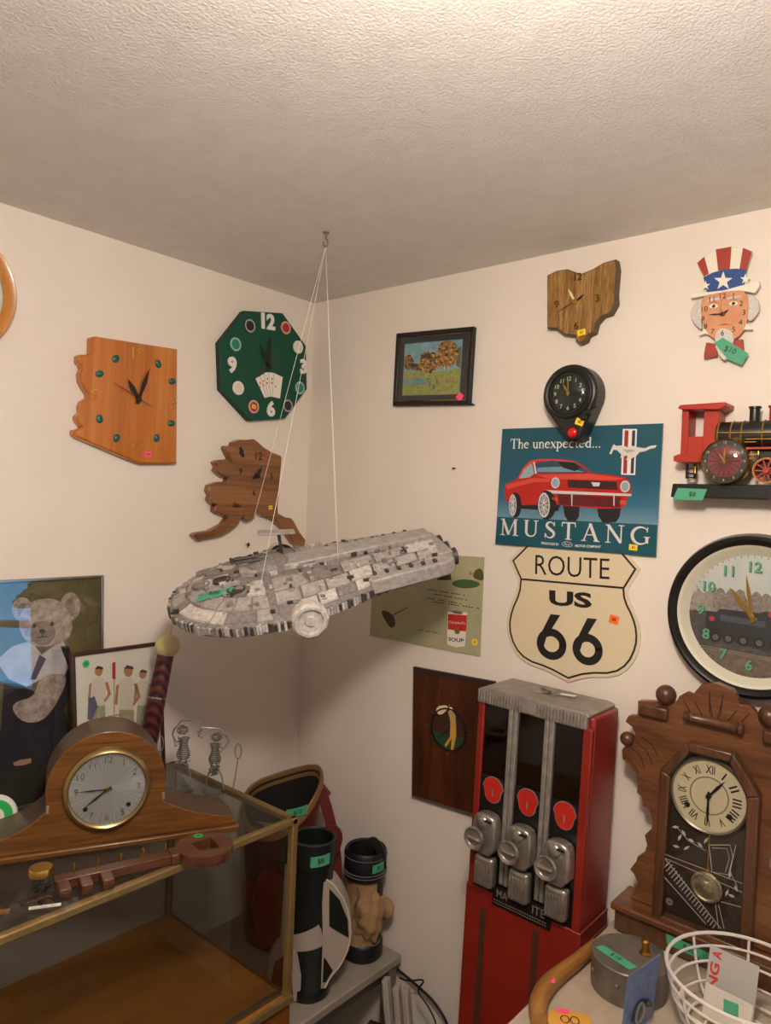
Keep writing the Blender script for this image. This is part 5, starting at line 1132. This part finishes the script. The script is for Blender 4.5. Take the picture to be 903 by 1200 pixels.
# fan of panels round the bow
for ring_, (f0, f1) in enumerate(((.34, .62), (.64, .80), (.82, .96))):
    n = (9, 13, 18)[ring_]
    for i in range(n):
        a0, a1 = PI/2+PI*(i+.05)/n, PI/2+PI*(i+.95)/n
        plate([(XC+RB*f*math.cos(a), RB*f*math.sin(a)) for f, a in ((f0, a0), (f1, a0), (f1, (a0+a1)/2), (f1, a1), (f0, a1))], random.choice((M_h1, M_h2, M_h1, M_h4)), .002+.002*random.random())
# rows of panels along the flanks
for s in (1, -1):
    for r_, (f0, f1) in enumerate(((.36, .60), (.63, .79), (.81, .95))):
        n = (5, 7, 9)[r_]
        for i in range(n):
            x0, x1 = XC+.012+.39*(i+.04)/n, XC+.012+.39*(i+.96)/n
            plate([(x0, s*half(x0)*f0), (x1, s*half(x1)*f0), (x1, s*half(x1)*f1), (x0, s*half(x0)*f1)], random.choice((M_h1, M_h2, M_h4, M_h1)), .002+.003*random.random())
for i, (x, y) in enumerate(((XC-.10, .05), (XC-.085, -.02), (XC-.13, -.005), (XC-.04, .09), (XC-.12, .085), (XC-.06, -.085))):   # round hatches
    MB().lathe([(.020, topz(x, y)+.002), (.020, topz(x, y)+.006), (.016, topz(x, y)+.0065), (.015, topz(x, y)+.004), (0, topz(x, y)+.004)], M_h3 if i % 2 else M_h4, (x, y, 0), 20).build('hatch', t)
# spine, turret and stern
MB().prism([(XC-.02, -.038), (XC+.40, -.028), (XC+.40, .028), (XC-.02, .038), (XC-.045, .02), (XC-.045, -.02)], .044, .062, M_h1).build('spine', t, .003)
MB().lathe([(.05, .05), (.05, .06), (.042, .070), (.02, .076), (0, .077)], M_h4, (XC+.02, 0, 0), 10).build('turret', t)
for s in (1, -1): MB().tube([(XC+.02, s*.012, .076), (XC-.05, s*.012, .080)], .0035, M_h3, 8).build('turret_barrel', t)
MB().box((XC+.415, 0, .006), (.035, .15, .05), M_h1).build('engine_block', t, .004)
for y in (-.05, 0, .05): MB().lathe([(.018, 0), (.021, .014), (.017, .016), (.013, .004), (0, .004)], M_h3, (XC+.432, y, .006), 18, 'x').build('engine_nozzle', t)
for s in (1, -1):
    MB().prism([(XC+.21, s*.100), (XC+.40, s*.085), (XC+.425, s*.105), (XC+.40, s*.125), (XC+.22, s*.145)], -.006, .028, M_h1).build('engine_pod', t, .004)
    for k in range(6): MB().box((XC+.235+k*.028, s*.112, .031), (.008, .012, .006), M_h3).build('vent', t, .001)
    b = MB(); x = XC+.07; yv = s*half(x); b.M = Matrix.Translation((x, yv-s*.012, -.004)) @ Matrix.Rotation(-s*PI/2, 4, 'X'); b.lathe([(.040, 0), (.040, .022), (.034, .028), (.028, .028), (.026, .022), (.012, .022), (.010, .026), (0, .026)], M_h2, n=10); b.build('docking_ring', t)
# small details of the rim and deck, too small to pick apart
b = MB()
for i in range(110):
    a = PI/2+PI*i/110; f = 1.0; b.M = Matrix.Translation((XC+RB*f*math.cos(a), RB*f*math.sin(a), -.002+.004*random.random())) @ Matrix.Rotation(a, 4, 'Z'); b.box((0, 0, 0), (.006+.005*random.random(), .005, .012+.008*random.random()), random.choice((M_h1, M_h3, M_h2, M_h4)))
for s in (1, -1):
    for i in range(60): x = XC+.40*i/60; b.M = Matrix.Translation((x, s*half(x), -.002)); b.box((0, 0, 0), (.005, .006+.006*random.random(), .010+.010*random.random()), random.choice((M_h1, M_h3, M_h2, M_h3)))
for i in range(260):
    x, y = XC-.19+.58*random.random(), (random.random()*2-1)
    if x < XC-.04 and random.random() < .6: continue
    y *= half(x)*.93; h = .003+.006*random.random(); b.M = Matrix.Translation((x, y, topz(x, y)+h/2+.001)); b.box((0, 0, 0), (.004+.012*random.random(), .003+.007*random.random(), h), random.choice((M_h1, M_h2, M_h3, M_h4, M_h4)))
b.M = None; o = b.build('surface_detail', t, flat=True); o['kind'] = 'stuff'
# antenna mast with flat rectangular plate, price tape, threads
b = MB(); b.tube([(XC+.06, .06, .045), (XC+.06, .062, .105)], .004, M_h3, 8); b.build('antenna_mast', t); b = MB(); b.M = Matrix.Translation((XC+.055, .062, .108)) @ Matrix.Rotation(.15, 4, 'Y'); b.box((0, 0, 0), (.085, .035, .004), M_h1); b.build('antenna_plate', t, .002)
xt, yt_ = XC-.105, -.075; b = MB(); q4 = rect(xt, yt_, .078, .026, -.35); b.poly([(x, y, topz(x, y)+.0075) for x, y in q4], K['green_tape']); b.M = Matrix.Translation((xt, yt_, topz(xt, yt_)+.0082)) @ Matrix.Rotation(.15, 4, 'X') @ Matrix.Rotation(-.12, 4, 'Y'); b.text('$80', (0, 0), .013, 0, K['ink'], -.35); b.build('price_tag', t)
inv = fr.m.inverted()
for x, y in ((XC-.02, -.13), (XC-.03, .09), (XC+.17, -.05), (XC+.19, .06)):
    a = inv @ Vector((HK.x, HK.y, HC-.033)); MB().tube([a[:], (x, y, topz(x, y))], .0005, K['thread'], 5).build('hanging_thread', t)

# ------------------------------------------------------------------ VENDING MACHINE
al = math.radians(1.2); VX, VYb = .893, -.042; VD = .133
fr = Frame((math.cos(al), 0, -math.sin(al)), (math.sin(al), 0, math.cos(al)), (0, -1, 0), (VX, VYb, .004)); CZ = (470, 770, 270/753)
t = thing('vending_machine', 'tall red gumball vending machine with three chrome coin mechanisms', 'vending machine', fr)
M_vr = mat('enamel_red', '8c2216', .38, coat=.15, var=('7a1b11', 8)); M_vg = mat('pitted_alloy', 'a09a92', .42, .4, var=('857f78', 50), bump=(120, .3, .002)); M_gs = mat('machine_glass_dark', '1d1e1e', .2)
P1 = lambda x, y, d=VD: fr.P([(x, y)], d, CZ)[0]
hw = .138; zt = P1(600, 190)[1]; xL, xR = -hw, hw
zj = P1(555, 800)[1]; zs = P1(250, 750)[1]
ztop = (P1(245, 150)[1]+P1(590, 215)[1])/2
MB().prism([(xL, zs), (xR, zs), (xR, ztop+.022), (xL, ztop+.022)], 0, VD-.012, M_vr).build('head_cabinet', t, .006)
MB().prism([(xL-.006, 0), (xR+.004, 0), (xR+.002, zs+.0), (xL-.004, zs+.0)], -.004, VD, M_vr).build('lower_cabinet', t, .003)
for a, c in ((xL, xL+.016), (xR-.02, xR)): MB().prism([(a, zs), (c, zs), (c, ztop), (a, ztop)], VD-.014, VD, M_vr).build('side_trim', t, .003)
zc = ztop+.032; b = MB(); b.prism([(xL-.002, ztop+.0215), (xR-.008, ztop+.0215), (xR-.008, zc-.004), (xR-.02, zc), (xL+.012, zc), (xL-.002, zc-.006)], .004, VD+.004, M_vg); b.build('crown', t, .004, seg=3)
MB().prism([(xL-.002, ztop-.004), (xR-.012, ztop-.004), (xR-.012, zc-.006), (xL-.002, zc-.006)], VD-.013, VD+.004, M_vg).build('crown_lip', t, .004, seg=3)
for i in range(34):
    x = xL+.004+i*(2*hw-.024)/33
    if 15 <= i <= 18: continue
    b = MB(); b.box((x, ztop+.012, VD+.005), (.0042, .028, .006), M_vg); b.build('crown_rib', t, .0012)
MB().prism([(-.012, ztop+.0), (.012, ztop), (.008, ztop+.026), (-.008, ztop+.026)], VD+.003, VD+.009, M_vg).build('crown_badge', t, .002)
cols_ = [(-.088), (0.0), (.088)]; zg = [P1(295, 395)[1], P1(405, 440)[1], P1(520, 478)[1]]; zg_ = sum(zg)/3
MB().prism([(xL+.016, zs), (xR-.02, zs), (xR-.02, zg_+.004), (xL+.016, zg_+.004)], VD-.014, VD-.004, mat('panel_black', '0e0d0d', .4)).build('front_panel', t)
MB().box((0, (zg_+ztop)/2, VD-.05), (2*hw-.04, ztop-zg_, .004), M_gs).build('hopper_back', t)
for x in cols_: MB().box((x, (zg_+ztop)/2, VD-.007), (.066, ztop-zg_, .003), thin_glass('hopper_glass', (.35, .36, .36), .05, .08) if x < -.05 else bpy.data.materials['hopper_glass']).build('window_pane', t)
for x in (-.045, .043):
    b = MB(); b.box((x-.006, (zs+ztop)/2+.014, VD-.002), (.0105, ztop-zs-.03, .012), M_vg); b.build('divider_strip', t, .002); b = MB(); b.box((x+.006, (zs+ztop)/2+.014, VD-.002), (.0105, ztop-zs-.03, .012), M_vg); b.build('divider_strip', t, .002)
E_ = [(277, 443), (386, 477), (505, 512)]; Mq = [(268, 580), (372, 618), (492, 662)]; Cq = [(250, 700), (362, 745), (482, 792)]; Kq = [(237, 585), (349, 624), (468, 667)]
zE = sum(P1(*e)[1] for e in E_)/3; zM = sum(P1(*e, VD+.02)[1] for e in Mq)/3; zC = sum(P1(*e, VD+.02)[1] for e in Cq)/3
M_em = mat('emblem_red', 'b8241a', .4); M_mech = mat('coin_mech_chrome', 'b8b2a9', .28, .75, var=('98928a', 45))
for k, x in enumerate(cols_):
    b = MB(); sh = [(x-.027, zE+.012)]+arc((x, zE+.010), .026, PI, 0, 12)[1:-1]+[(x+.027, zE+.012), (x+.022, zE+.002)]+arc((x, zE-.003), .021, -.1, -PI+.1, 12)+[(x-.022, zE+.002)]
    b.prism(sh, VD-.004, VD-.002, M_vg); b.prism(offset(sh, -.0018), VD-.002, VD-.0012, M_em); b.text('1', (x, zE), .017, VD-.001, M_vg, 0, None, .02); b.build('emblem', t)
    b = MB(); w_, h_ = .062, .092; zz = zM
    b.prism(smooth([(x-w_/2, zz-h_/2), (x+w_/2, zz-h_/2), (x+w_/2, zz+h_*.32), (x+w_*.3, zz+h_/2), (x-w_*.3, zz+h_/2), (x-w_/2, zz+h_*.32)], 1), VD-.004, VD+.028, M_mech); mech = b.build('coin_mechanism', t, .006, seg=3)
    MB().sphere((x-.004, zz+.026, VD+.026), .016, M_mech, 18, (1, 1, .5)).build('coin_slot_boss', mech)
    MB().box((x+.012, zz+.034, VD+.030), (.016, .004, .006), K['black']).build('coin_slot', mech)
    MB().lathe([(0, VD+.026), (.010, VD+.026), (.010, VD+.040), (.024, VD+.042), (.0255, VD+.046), (.024, VD+.050), (.018, VD+.049), (.016, VD+.047), (0, VD+.047)], M_mech, (x-.012, zz-.006, 0), 36).build('turn_knob', mech)
    MB().box((x-.012, zz-.006, VD+.049), (.034, .006, .008), M_mech).build('knob_grip', mech, .002)
    b = MB(); zz = zC; pr = [(x-.025, zz-.034), (x+.025, zz-.034), (x+.025, zz+.034), (x-.025, zz+.034)]; b.prism(pr, VD-.004, VD+.022, M_mech); ch = b.build('chute', t, .008, seg=3)
    for i in range(6): MB().box((x-.018+i*.0072, zz-.006, VD+.022), (.0035, .05, .004), M_mech).build('chute_rib', ch, .001)
pl = fr.P([(268, 748), (468, 812), (462, 868), (266, 798)], VD+.003, CZ); zp = (pl[0][1]+pl[3][1]+pl[1][1]+pl[2][1])/4
b = MB(); b.prism([(-.070, zp-.022), (.074, zp-.022), (.074, zp+.022), (-.070, zp+.022)], VD, VD+.003, mat('plate_black', '0b0a0a', .4)); plate_o = b.build('name_plate', t, .001)
b = MB(); b.text('MA', (-.045, zp+.008), .018, VD+.0034, M_vg, 0, .028, .01); b.build('lettering', plate_o); b = MB(); b.text('ITE', (.045, zp+.008), .018, VD+.0034, M_vg, 0, .030, .01); b.build('lettering', plate_o)
b = MB()
for k in range(2):
    for i in range(22): b.box((-.064+i*.006, zp-.009-k*.006, VD+.0032), (.0042, .002, .0004), M_vg)
o = b.build('small_print', plate_o); o['kind'] = 'stuff'
for a, c in (((268, 820), (247, 1190)), ((440, 892), (422, 1180))):
    x = P1(*a)[0]; MB().prism([(x-.0075, .12), (x+.0075, .12), (x+.0075, P1(*a)[1]), (x-.0075, P1(*a)[1])], VD, VD+.0012, mat('strip_brown', '4a2c22', .5) if a[0] == 268 else bpy.data.materials['strip_brown']).build('trim_strip', t)
b = MB(); q0 = P1(262, 820); b.box((q0[0]+.008, P1(268, 812)[1], VD+.001), (.035, .002, .002), M_vr); b.build('ledge', t)
for z in (zs, zs-.035): MB().box((xR+.003, z, VD/2), (.002, .002, VD), mat('seam_grey', '6a4a44', .5) if z == zs else bpy.data.materials['seam_grey']).build('side_seam', t)
MB().box((xL+.004, P1(237, 130)[1], VD+.001), (.007, .014, .001), K['orange']).build('price_tag', t)
# keys with paper tag lying on the crown
Rz = (fr.m @ Vector((.0, zc, VD*.45)))
kt = thing('key_ring', 'small ring of keys with paper tag on top of vending machine', 'keys', FZ(Rz.x+.012, Rz.y, Rz.z+.0015, .3))
MB().tube([(.012*math.cos(i*PI/10), .012*math.sin(i*PI/10), .003+.004*math.sin(i*PI/5)) for i in range(20)], .0013, K['steel'], 6, True).build('ring', kt)
MB().prism([(.01, -.006), (.045, -.01), (.048, .004), (.012, .006)], .002, .003, K['white']).build('paper_tag', kt)
for a in (2.4, 3.4): 
    b = MB(); b.M = Matrix.Rotation(a, 4, 'Z'); b.ring((.018, 0), .003, .008, .001, .003, K['steel'], 16); b.box((.036, 0, .002), (.022, .005, .002), K['steel']); b.build('key', kt)

# ------------------------------------------------------------------ SIDE TABLE with shelf clock
TZ = HC-1.49
t = thing('side_table', 'pale topped table under carved shelf clock', 'table', FZ(1.55, -.42, 0))
MB().box((-.0, 0, TZ-.012), (.95, .80, .024), mat('table_laminate', 'b5a694', .5, var=('a89884', 30))).build('tabletop', t, .003)
for sx in (-1, 1):
    for sy in (-1, 1): MB().box((sx*.43, sy*.36, (TZ-.024)/2), (.045, .045, TZ-.024), M_cwood).build('leg', t, .003)
MB().box((0, -.36, TZ-.06), (.82, .02, .07), M_cwood).build('apron', t)

# carved shelf clock
M_gc = wood('carved_oak', '472814', '683f24', '7c5232', 0, 26, .4, .25, .1, .3); M_gd = mat('carved_groove', '2c150c', .6); M_gk = wood('carved_oak_dark', '3a2011', '54341e', '664229', 1, 26, .4, .25, .1, .3)
al = math.radians(.6); D = .072; r = ray(828, 933); q_ = CAM + r*((-D-.024-CAM.y)/r.y)
fr = Frame((math.cos(al), 0, -math.sin(al)), (math.sin(al), 0, math.cos(al)), (0, -1, 0), (q_.x-.004, -.024, TZ+.003)); CZ = (680, 780, 223/637)
t = thing('shelf_clock', 'carved wooden gingerbread shelf clock with etched glass door', 'clock', fr)
P2 = lambda x, y, d=D: fr.P([(x, y)], d, CZ)[0]
cx = P2(423, 437)[0]; mir = lambda pts: pts+[(2*cx-x, y) for x, y in pts[::-1]]
DB = .05                                      # front of the carved back board
lf = [P2(x, y, DB) for x, y in ((432, 55), (405, 62), (385, 85), (374, 100), (352, 90), (330, 102), (318, 125), (300, 122), (192, 118), (190, 168), (160, 168), (150, 188), (172, 205), (185, 232), (160, 255), (138, 282), (140, 312), (165, 335), (188, 365), (192, 400), (188, 425), (205, 440), (210, 470), (232, 482), (240, 520), (238, 545), (214, 568), (222, 600), (214, 625), (190, 640), (186, 655), (165, 682), (178, 698), (190, 722), (188, 745), (168, 770), (170, 800))]
lf[0] = (cx, lf[0][1]); yb = .06
out = lf+[(lf[-1][0], yb)]; full = out+[(2*cx-x, y) for x, y in out[::-1]][:-1]
MB().prism(full, .03, DB, M_gc).build('back_board', t, .002)
b = MB()                                       # incised lines of the carving
for pts in ([(382, 120), (425, 200)], [(432, 85), (432, 160)], [(475, 115), (455, 190)], [(345, 115), (385, 190)], [(165, 270), (200, 300), (215, 345)], [(185, 255), (222, 285), (240, 330)], [(205, 240), (240, 265), (258, 300)], [(145, 300), (175, 325), (195, 360)]):
    q = [P2(x, y, DB) for x, y in pts]; b.stroke(q, .0022, DB+.0006, M_gd); b.stroke([(2*cx-x, y) for x, y in q], .0022, DB+.0006, M_gd)
o = b.build('carved_lines', t); o['kind'] = 'stuff'
ty = P2(430, 190, D)[1]
for s in (-1, 1):
    q = P2(286, 98, DB); MB().sphere((cx+s*(cx-q[0]), q[1], DB+.0), .0205, M_gk, 24).build('crest_ball', t); q = P2(156, 246, DB); MB().sphere((cx+s*(cx-q[0]), q[1], DB-.002), .0155, M_gk, 20).build('side_ball', t)
    q0, q1 = P2(190, 142, D), P2(285, 152, D); x0, x1 = cx+s*(cx-q0[0]), cx+s*(cx-q1[0]); b = MB(); b.box(((x0+x1)/2, q0[1]-.004, DB+.006), (abs(x1-x0), .026, .014), M_gk); b.build('crest_block', t, .005)
b = MB(); b.lathe([(0, -.055), (.009, -.055), (.012, -.049), (.007, -.045), (.011, -.041), (.008, -.036), (.0085, 0), (.008, .036), (.011, .041), (.007, .045), (.012, .049), (.009, .055), (0, .055)], M_gk, (cx, P2(430, 192, D)[1], DB+.012), 20, 'x'); b.build('spindle', t)
# door: two-layer octagonal frame, glass, dial, pendulum
zb = P2(262, 832, D)[1]; xi = cx-P2(286, 600, D)[0]; xo = xi+.02
yi1, yi2 = P2(285, 365, D)[1], P2(362, 288, D)[1]; xk = cx-P2(365, 285, D)[0]; xk = max(.03, xk)
inner = [(cx-xi, zb+.0), (cx-xi, yi1), (cx-xk, yi2), (cx+xk, yi2), (cx+xi, yi1), (cx+xi, zb)]
outer = [(cx-xo, zb-.018), (cx-xo, yi1+.008), (cx-xk-.006, yi2+.018), (cx+xk+.006, yi2+.018), (cx+xo, yi1+.008), (cx+xo, zb-.018)]
b = MB()
for i in range(6): j = (i+1) % 6; b.prism([outer[i], outer[j], inner[j], inner[i]], DB, D+.004, M_gk)
b.build('door_frame', t, .003)
MB().poly(offset(inner, .002), mat('case_interior', '2a1a12', .7), DB+.001).build('case_interior', t)
dc = P2(423, 437, D-.008); rd = abs(P2(423, 318, D)[1]-P2(423, 556, D)[1])/2
MB().lathe([(rd*.97, DB+.002), (rd*1.08, DB+.004), (rd*1.1, DB+.010), (rd*1.05, DB+.014), (rd, DB+.012)], mat('dial_bezel', '8a8476', .35, .8), (cx, dc[1], 0), 56).build('dial_bezel', t)
MB().disc((cx, dc[1]), rd*1.02, DB+.009, mat('paper_dial', 'c9bb9c', .6), 48).build('dial', t)
MB().ring((cx, dc[1]), rd*.50, rd*.54, DB+.009, DB+.0094, mat('dial_line', '8a7f70', .5)).build('dial_circle', t)
for i, s in enumerate(('XII', 'I', 'II', 'III', 'IIII', 'V', 'VI', 'VII', 'VIII', 'IX', 'X', 'XI')):
    a = i*PI/6; b = MB(); b.text(s, (cx+rd*.75*math.sin(a), dc[1]+rd*.75*math.cos(a)), rd*.24, DB+.0096, K['ink'], -a, rd*.045 if s == 'I' else (rd*.13 if len(s) == 1 else rd*.082*len(s)), .01); b.build('numeral', t)
for s in (-1, 1): MB().lathe([(0, DB+.0093), (.0045, DB+.0093), (.0055, DB+.0105)], K['black'], (cx+s*rd*.58, dc[1]-rd*.42, 0), 16).build('winding_hole', t)
b = MB(); b.hand((cx, dc[1]), (cx+rd*.42, dc[1]+rd*.55), .006, DB+.011, K['black']); b.hand((cx, dc[1]), (cx, dc[1]-rd*.85), .0055, DB+.0125, K['black']); b.lathe([(.005, DB+.009), (.005, DB+.014), (0, DB+.015)], K['black'], (cx, dc[1], 0), 14); b.build('hands', t)
pc = P2(418, 745, D-.01); MB().tube([(pc[0], dc[1]-rd, DB+.006), (pc[0], pc[1], DB+.006)], .0015, K['brass'], 6).build('pendulum_rod', t)
MB().lathe([(0, DB+.002), (.029, DB+.004), (.030, DB+.008), (.026, DB+.010), (.023, DB+.008), (.014, DB+.009), (.010, DB+.012), (0, DB+.013)], mat('bob_brass', 'b3a68c', .3, .7, var=('857a62', 90), bump=(140, .5, .004)), (pc[0], pc[1], 0), 36).build('pendulum_bob', t)
MB().poly(inner, K['glass'], D).build('door_glass', t)
M_et = mat('etched_white', 'a9a49a', .7); b = MB(); ez = D+.0006
E2_ = lambda pts, c=M_et: b.poly([P2(x, y, D) for x, y in pts], c, ez)
SK = lambda pts, w_=.0012: b.stroke([P2(x, y, D) for x, y in pts], w_, ez+.0001, M_et)
for k in range(20): SK([(285+k*8.6, 660+k*9.5), (262+k*10, 690+k*9.3)] if False else [(300+k*8, 655+k*11), (278+k*8.6, 678+k*10.6)], .0016)     # diagonal ribbed band
SK([(278, 640), (470, 880)], .0016); SK([(274, 700), (420, 865)], .0016); SK([(274, 628), (545, 730)], .0012); SK([(274, 640), (545, 760)], .0012); SK([(470, 790), (545, 810)], .0012); SK([(462, 800), (480, 880)], .0012); SK([(452, 800), (462, 880)], .0012)
for x, y, a in ((318, 540, 0), (345, 560, 1), (370, 585, .5), (332, 575, 2), (400, 600, .8), (420, 585, 2.2), (355, 610, 2.6), (320, 605, .3), (505, 770, .4), (490, 760, 2), (520, 745, 1.2), (500, 700, 1.8)):   # etched leaves
    E2_([(x+13*math.cos(a), y+13*math.sin(a)), (x-5*math.sin(a), y+5*math.cos(a)), (x-13*math.cos(a), y-13*math.sin(a)), (x+5*math.sin(a), y-5*math.cos(a))])
SK([(318, 535), (360, 585), (420, 620)], .001); SK([(430, 600), (500, 600), (510, 640), (495, 700), (440, 690), (430, 600)], .0014); SK([(440, 610), (490, 612), (498, 645), (485, 690)], .001); SK([(520, 600), (500, 690), (525, 740)], .001)
for r_ in (.006, .003): c_ = P2(297, 790, D); pts = arc(c_, r_, 0, 2*PI, 20); b.stroke(pts, .001, ez, M_et)
b.build('etched_pattern', t)
# stepped base
xbL = cx-P2(110, 815, D)[0]
MB().box((cx, .050, .043), (2*xbL, .014, .10), M_gc).build('base_moulding', t, .004); MB().box((cx, .022, .040), (2*xbL-.014, .044, .088), M_gk).build('base', t, .003)
b = MB(); a0, a1 = P2(288, 945, .085), P2(436, 985, .085); b.prism([(a0[0], .016), (a1[0]+.01, .012), (a1[0]+.008, .032), (a0[0]-.003, .036)], .0842, .0848, K['green_tape']); b.text('$80', ((a0[0]+a1[0])/2, .024), .012, .0851, K['ink'], -.08); b.build('price_tag', t)

# round tin
P = Vector((1.188, -.262, TZ+.001)); t = thing('round_tin', 'round tarnished tin with screw knob and price tape', 'tin', FZ(P.x, P.y, P.z))
M_tin = mat('tarnished_tin', '7d776c', .42, .45, var=('645d52', 25), bump=(60, .3, .002)); rt_ = .068
MB().lathe([(0, 0), (rt_, 0), (rt_, .058), (rt_-.002, .060), (0, .0605)], M_tin, n=56).build('drum', t)
MB().lathe([(.010, .0605), (.010, .063), (.006, .065), (.006, .078), (.0075, .079), (.0075, .084), (.004, .087), (0, .087)], K['brass'], (.02, .02, 0), 16).build('knob', t)
for a, z in ((-1.5, .035), (-.6, .04), (-2.4, .03)): MB().sphere((rt_*math.cos(a), rt_*math.sin(a), z), .0045, M_tin, 12).build('rivet', t)
b = MB(); b.prism([(-.055, -.028), (.018, -.048), (.026, -.030), (-.048, -.010)], .0608, .0614, K['green_tape']); b.text('$18', (-.015, -.029), .012, .0617, K['ink'], -.27); b.build('price_tag', t)

# wooden hand tool along the table edge, and a little wooden plaque
t = thing('wooden_tool', 'curved wooden tool handle with pink sticker along table edge', 'tool', FZ(1.090, -.30, TZ+.001))
M_hn = wood('handle_beech', '7c5024', '95652f', 'a67840', 1, 30, .45, .1, .08, .3)
pth = smooth([(.006, .10, .014), (.004, .02, .014), (-.004, -.06, .014), (0, -.11, .015), (.012, -.15, .015), (.030, -.175, .013)], 2, False); MB().tube(pth, [.010+.004*math.sin(PI*i/(len(pth)-1))+.004*(i/len(pth)) for i in range(len(pth))], M_hn, 14).build('handle', t)
MB().lathe([(.0045, .026), (.0045, .030), (0, .0305)], K['darksteel'], (.006, -.125, 0), 12).build('pin', t); b = MB(); b.prism(rect(.002, -.088, .02, .014, .4), .0275, .0282, K['pink']); b.build('price_tag', t)
q_ = HZ(668, 1197, TZ+.01); t = thing('wooden_plaque', 'small yellow wooden plaque with painted eyes and pink sticker', 'plaque', FZ(q_.x+.005, q_.y-.01, TZ+.001, .55))
M_pl = mat('plaque_yellow', 'd8a048', .5, var=('c88f3c', 20)); MB().prism(smooth([(-.035, -.04), (.035, -.04), (.038, .02), (.03, .035), (-.03, .035), (-.038, .02)], 1), 0, .012, M_pl).build('plaque', t, .002)
b = MB()
for s in (-1, 1): b.stroke(arc((s*.008, .010), .007, 0, 2*PI, 20, 1, 1.3), .0018, .0125, K['ink'])
b.build('painted_eyes', t); b = MB(); b.prism(rect(-.01, .030, .022, .010, .1), .0125, .013, K['pink']); b.build('price_tag', t)

# white wire basket
BC = Vector((1.385, -.262, TZ+.001)); t = thing('wire_basket', 'white coated wire basket with flared rim', 'basket', FZ(BC.x, BC.y, BC.z))
M_wc = mat('white_coated_wire', 'd2cbc4', .4); RBk, HBk = .125, .108
prf = [(.060, .003), (.088, .012), (.104, .034), (.115, .062), (.121, .086), (RBk, HBk)]
for k, (r_, z) in enumerate(prf): MB().tube([(r_*math.cos(i*PI/28), r_*math.sin(i*PI/28), z) for i in range(56)], .0024 if k < 5 else .0032, M_wc, 8, True).build('hoop' if k < 5 else 'rim', t)
for i in range(8):
    a = i*PI/4+.22; MB().tube([(0, 0, .003)]+smooth([((r_+.003)*math.cos(a), (r_+.003)*math.sin(a), z) for r_, z in prf], 1, False), .0024, M_wc, 8).build('upright', t)
# card and metal sign inside
def panel_thing(name, label, cat, px0, py0, px1, py1, w_, h_, base, yaw, leanb, m, th=.0015):
    fr = Frame((math.cos(yaw), math.sin(yaw), 0), Vector((-math.sin(yaw)*math.sin(leanb), math.cos(yaw)*math.sin(leanb), math.cos(leanb))), Vector((math.cos(yaw), math.sin(yaw), 0)).cross(Vector((-math.sin(yaw)*math.sin(leanb), math.cos(yaw)*math.sin(leanb), math.cos(leanb)))), base)
    t = thing(name, label, cat, fr); MB().prism([(-w_/2, 0), (w_/2, 0), (w_/2, h_), (-w_/2, h_)], -th, 0, m).build('sheet', t); return t
M_alu = mat('brushed_aluminium', 'c9c7c4', .35, .45)
t = panel_thing('metal_sign', 'brushed metal plate with red lettering standing in wire basket', 'sign', 0, 0, 0, 0, .082, .095, (1.350, -.232, TZ+.014), math.radians(-4), math.radians(14), M_alu)
M_rl = mat('red_letters', 'c03a22', .5); b = MB(); b.text('ING', (-.029, .045), .016, .0004, M_rl, PI/2, .05, .03); b.build('lettering', t); b = MB(); b.text('A', (-.028, .084), .016, .0004, M_rl, PI/2, .013, .03); b.build('lettering', t)
t = panel_thing('white_card', 'white card with green square sticker standing in wire basket', 'card', 0, 0, 0, 0, .078, .055, (1.358, -.272, TZ+.014), math.radians(-6), math.radians(10), mat('card_white', 'cfc7ba', .6))
b = MB(); b.prism(rect(.006, .034, .024, .022, .1), .0002, .0008, K['green_tape']); b.build('price_tag', t)
# blue blister pack leaning on the basket
t = panel_thing('blister_pack', 'blue printed blister pack leaning against white wire basket', 'package', 0, 0, 0, 0, .10, .115, (1.243, -.362, TZ+.001), math.radians(81), math.radians(-5), mat('pack_blue', '43587e', .4, var=('6d7fa0', 40)))
b = MB(); b.prism(smooth([(-.03, .015), (.02, .012), (.028, .05), (-.02, .06)], 2), 0, .012, K['acrylic']); b.build('blister', t, .003)
MB().tube([(.012*math.cos(i*PI/10)-.005, .035+.016*math.sin(i*PI/10), .004) for i in range(20)], .0028, K['steel'], 8, True).build('steel_ring', t); MB().sphere((.018, .042, .006), .006, K['black'], 12).build('clip', t)
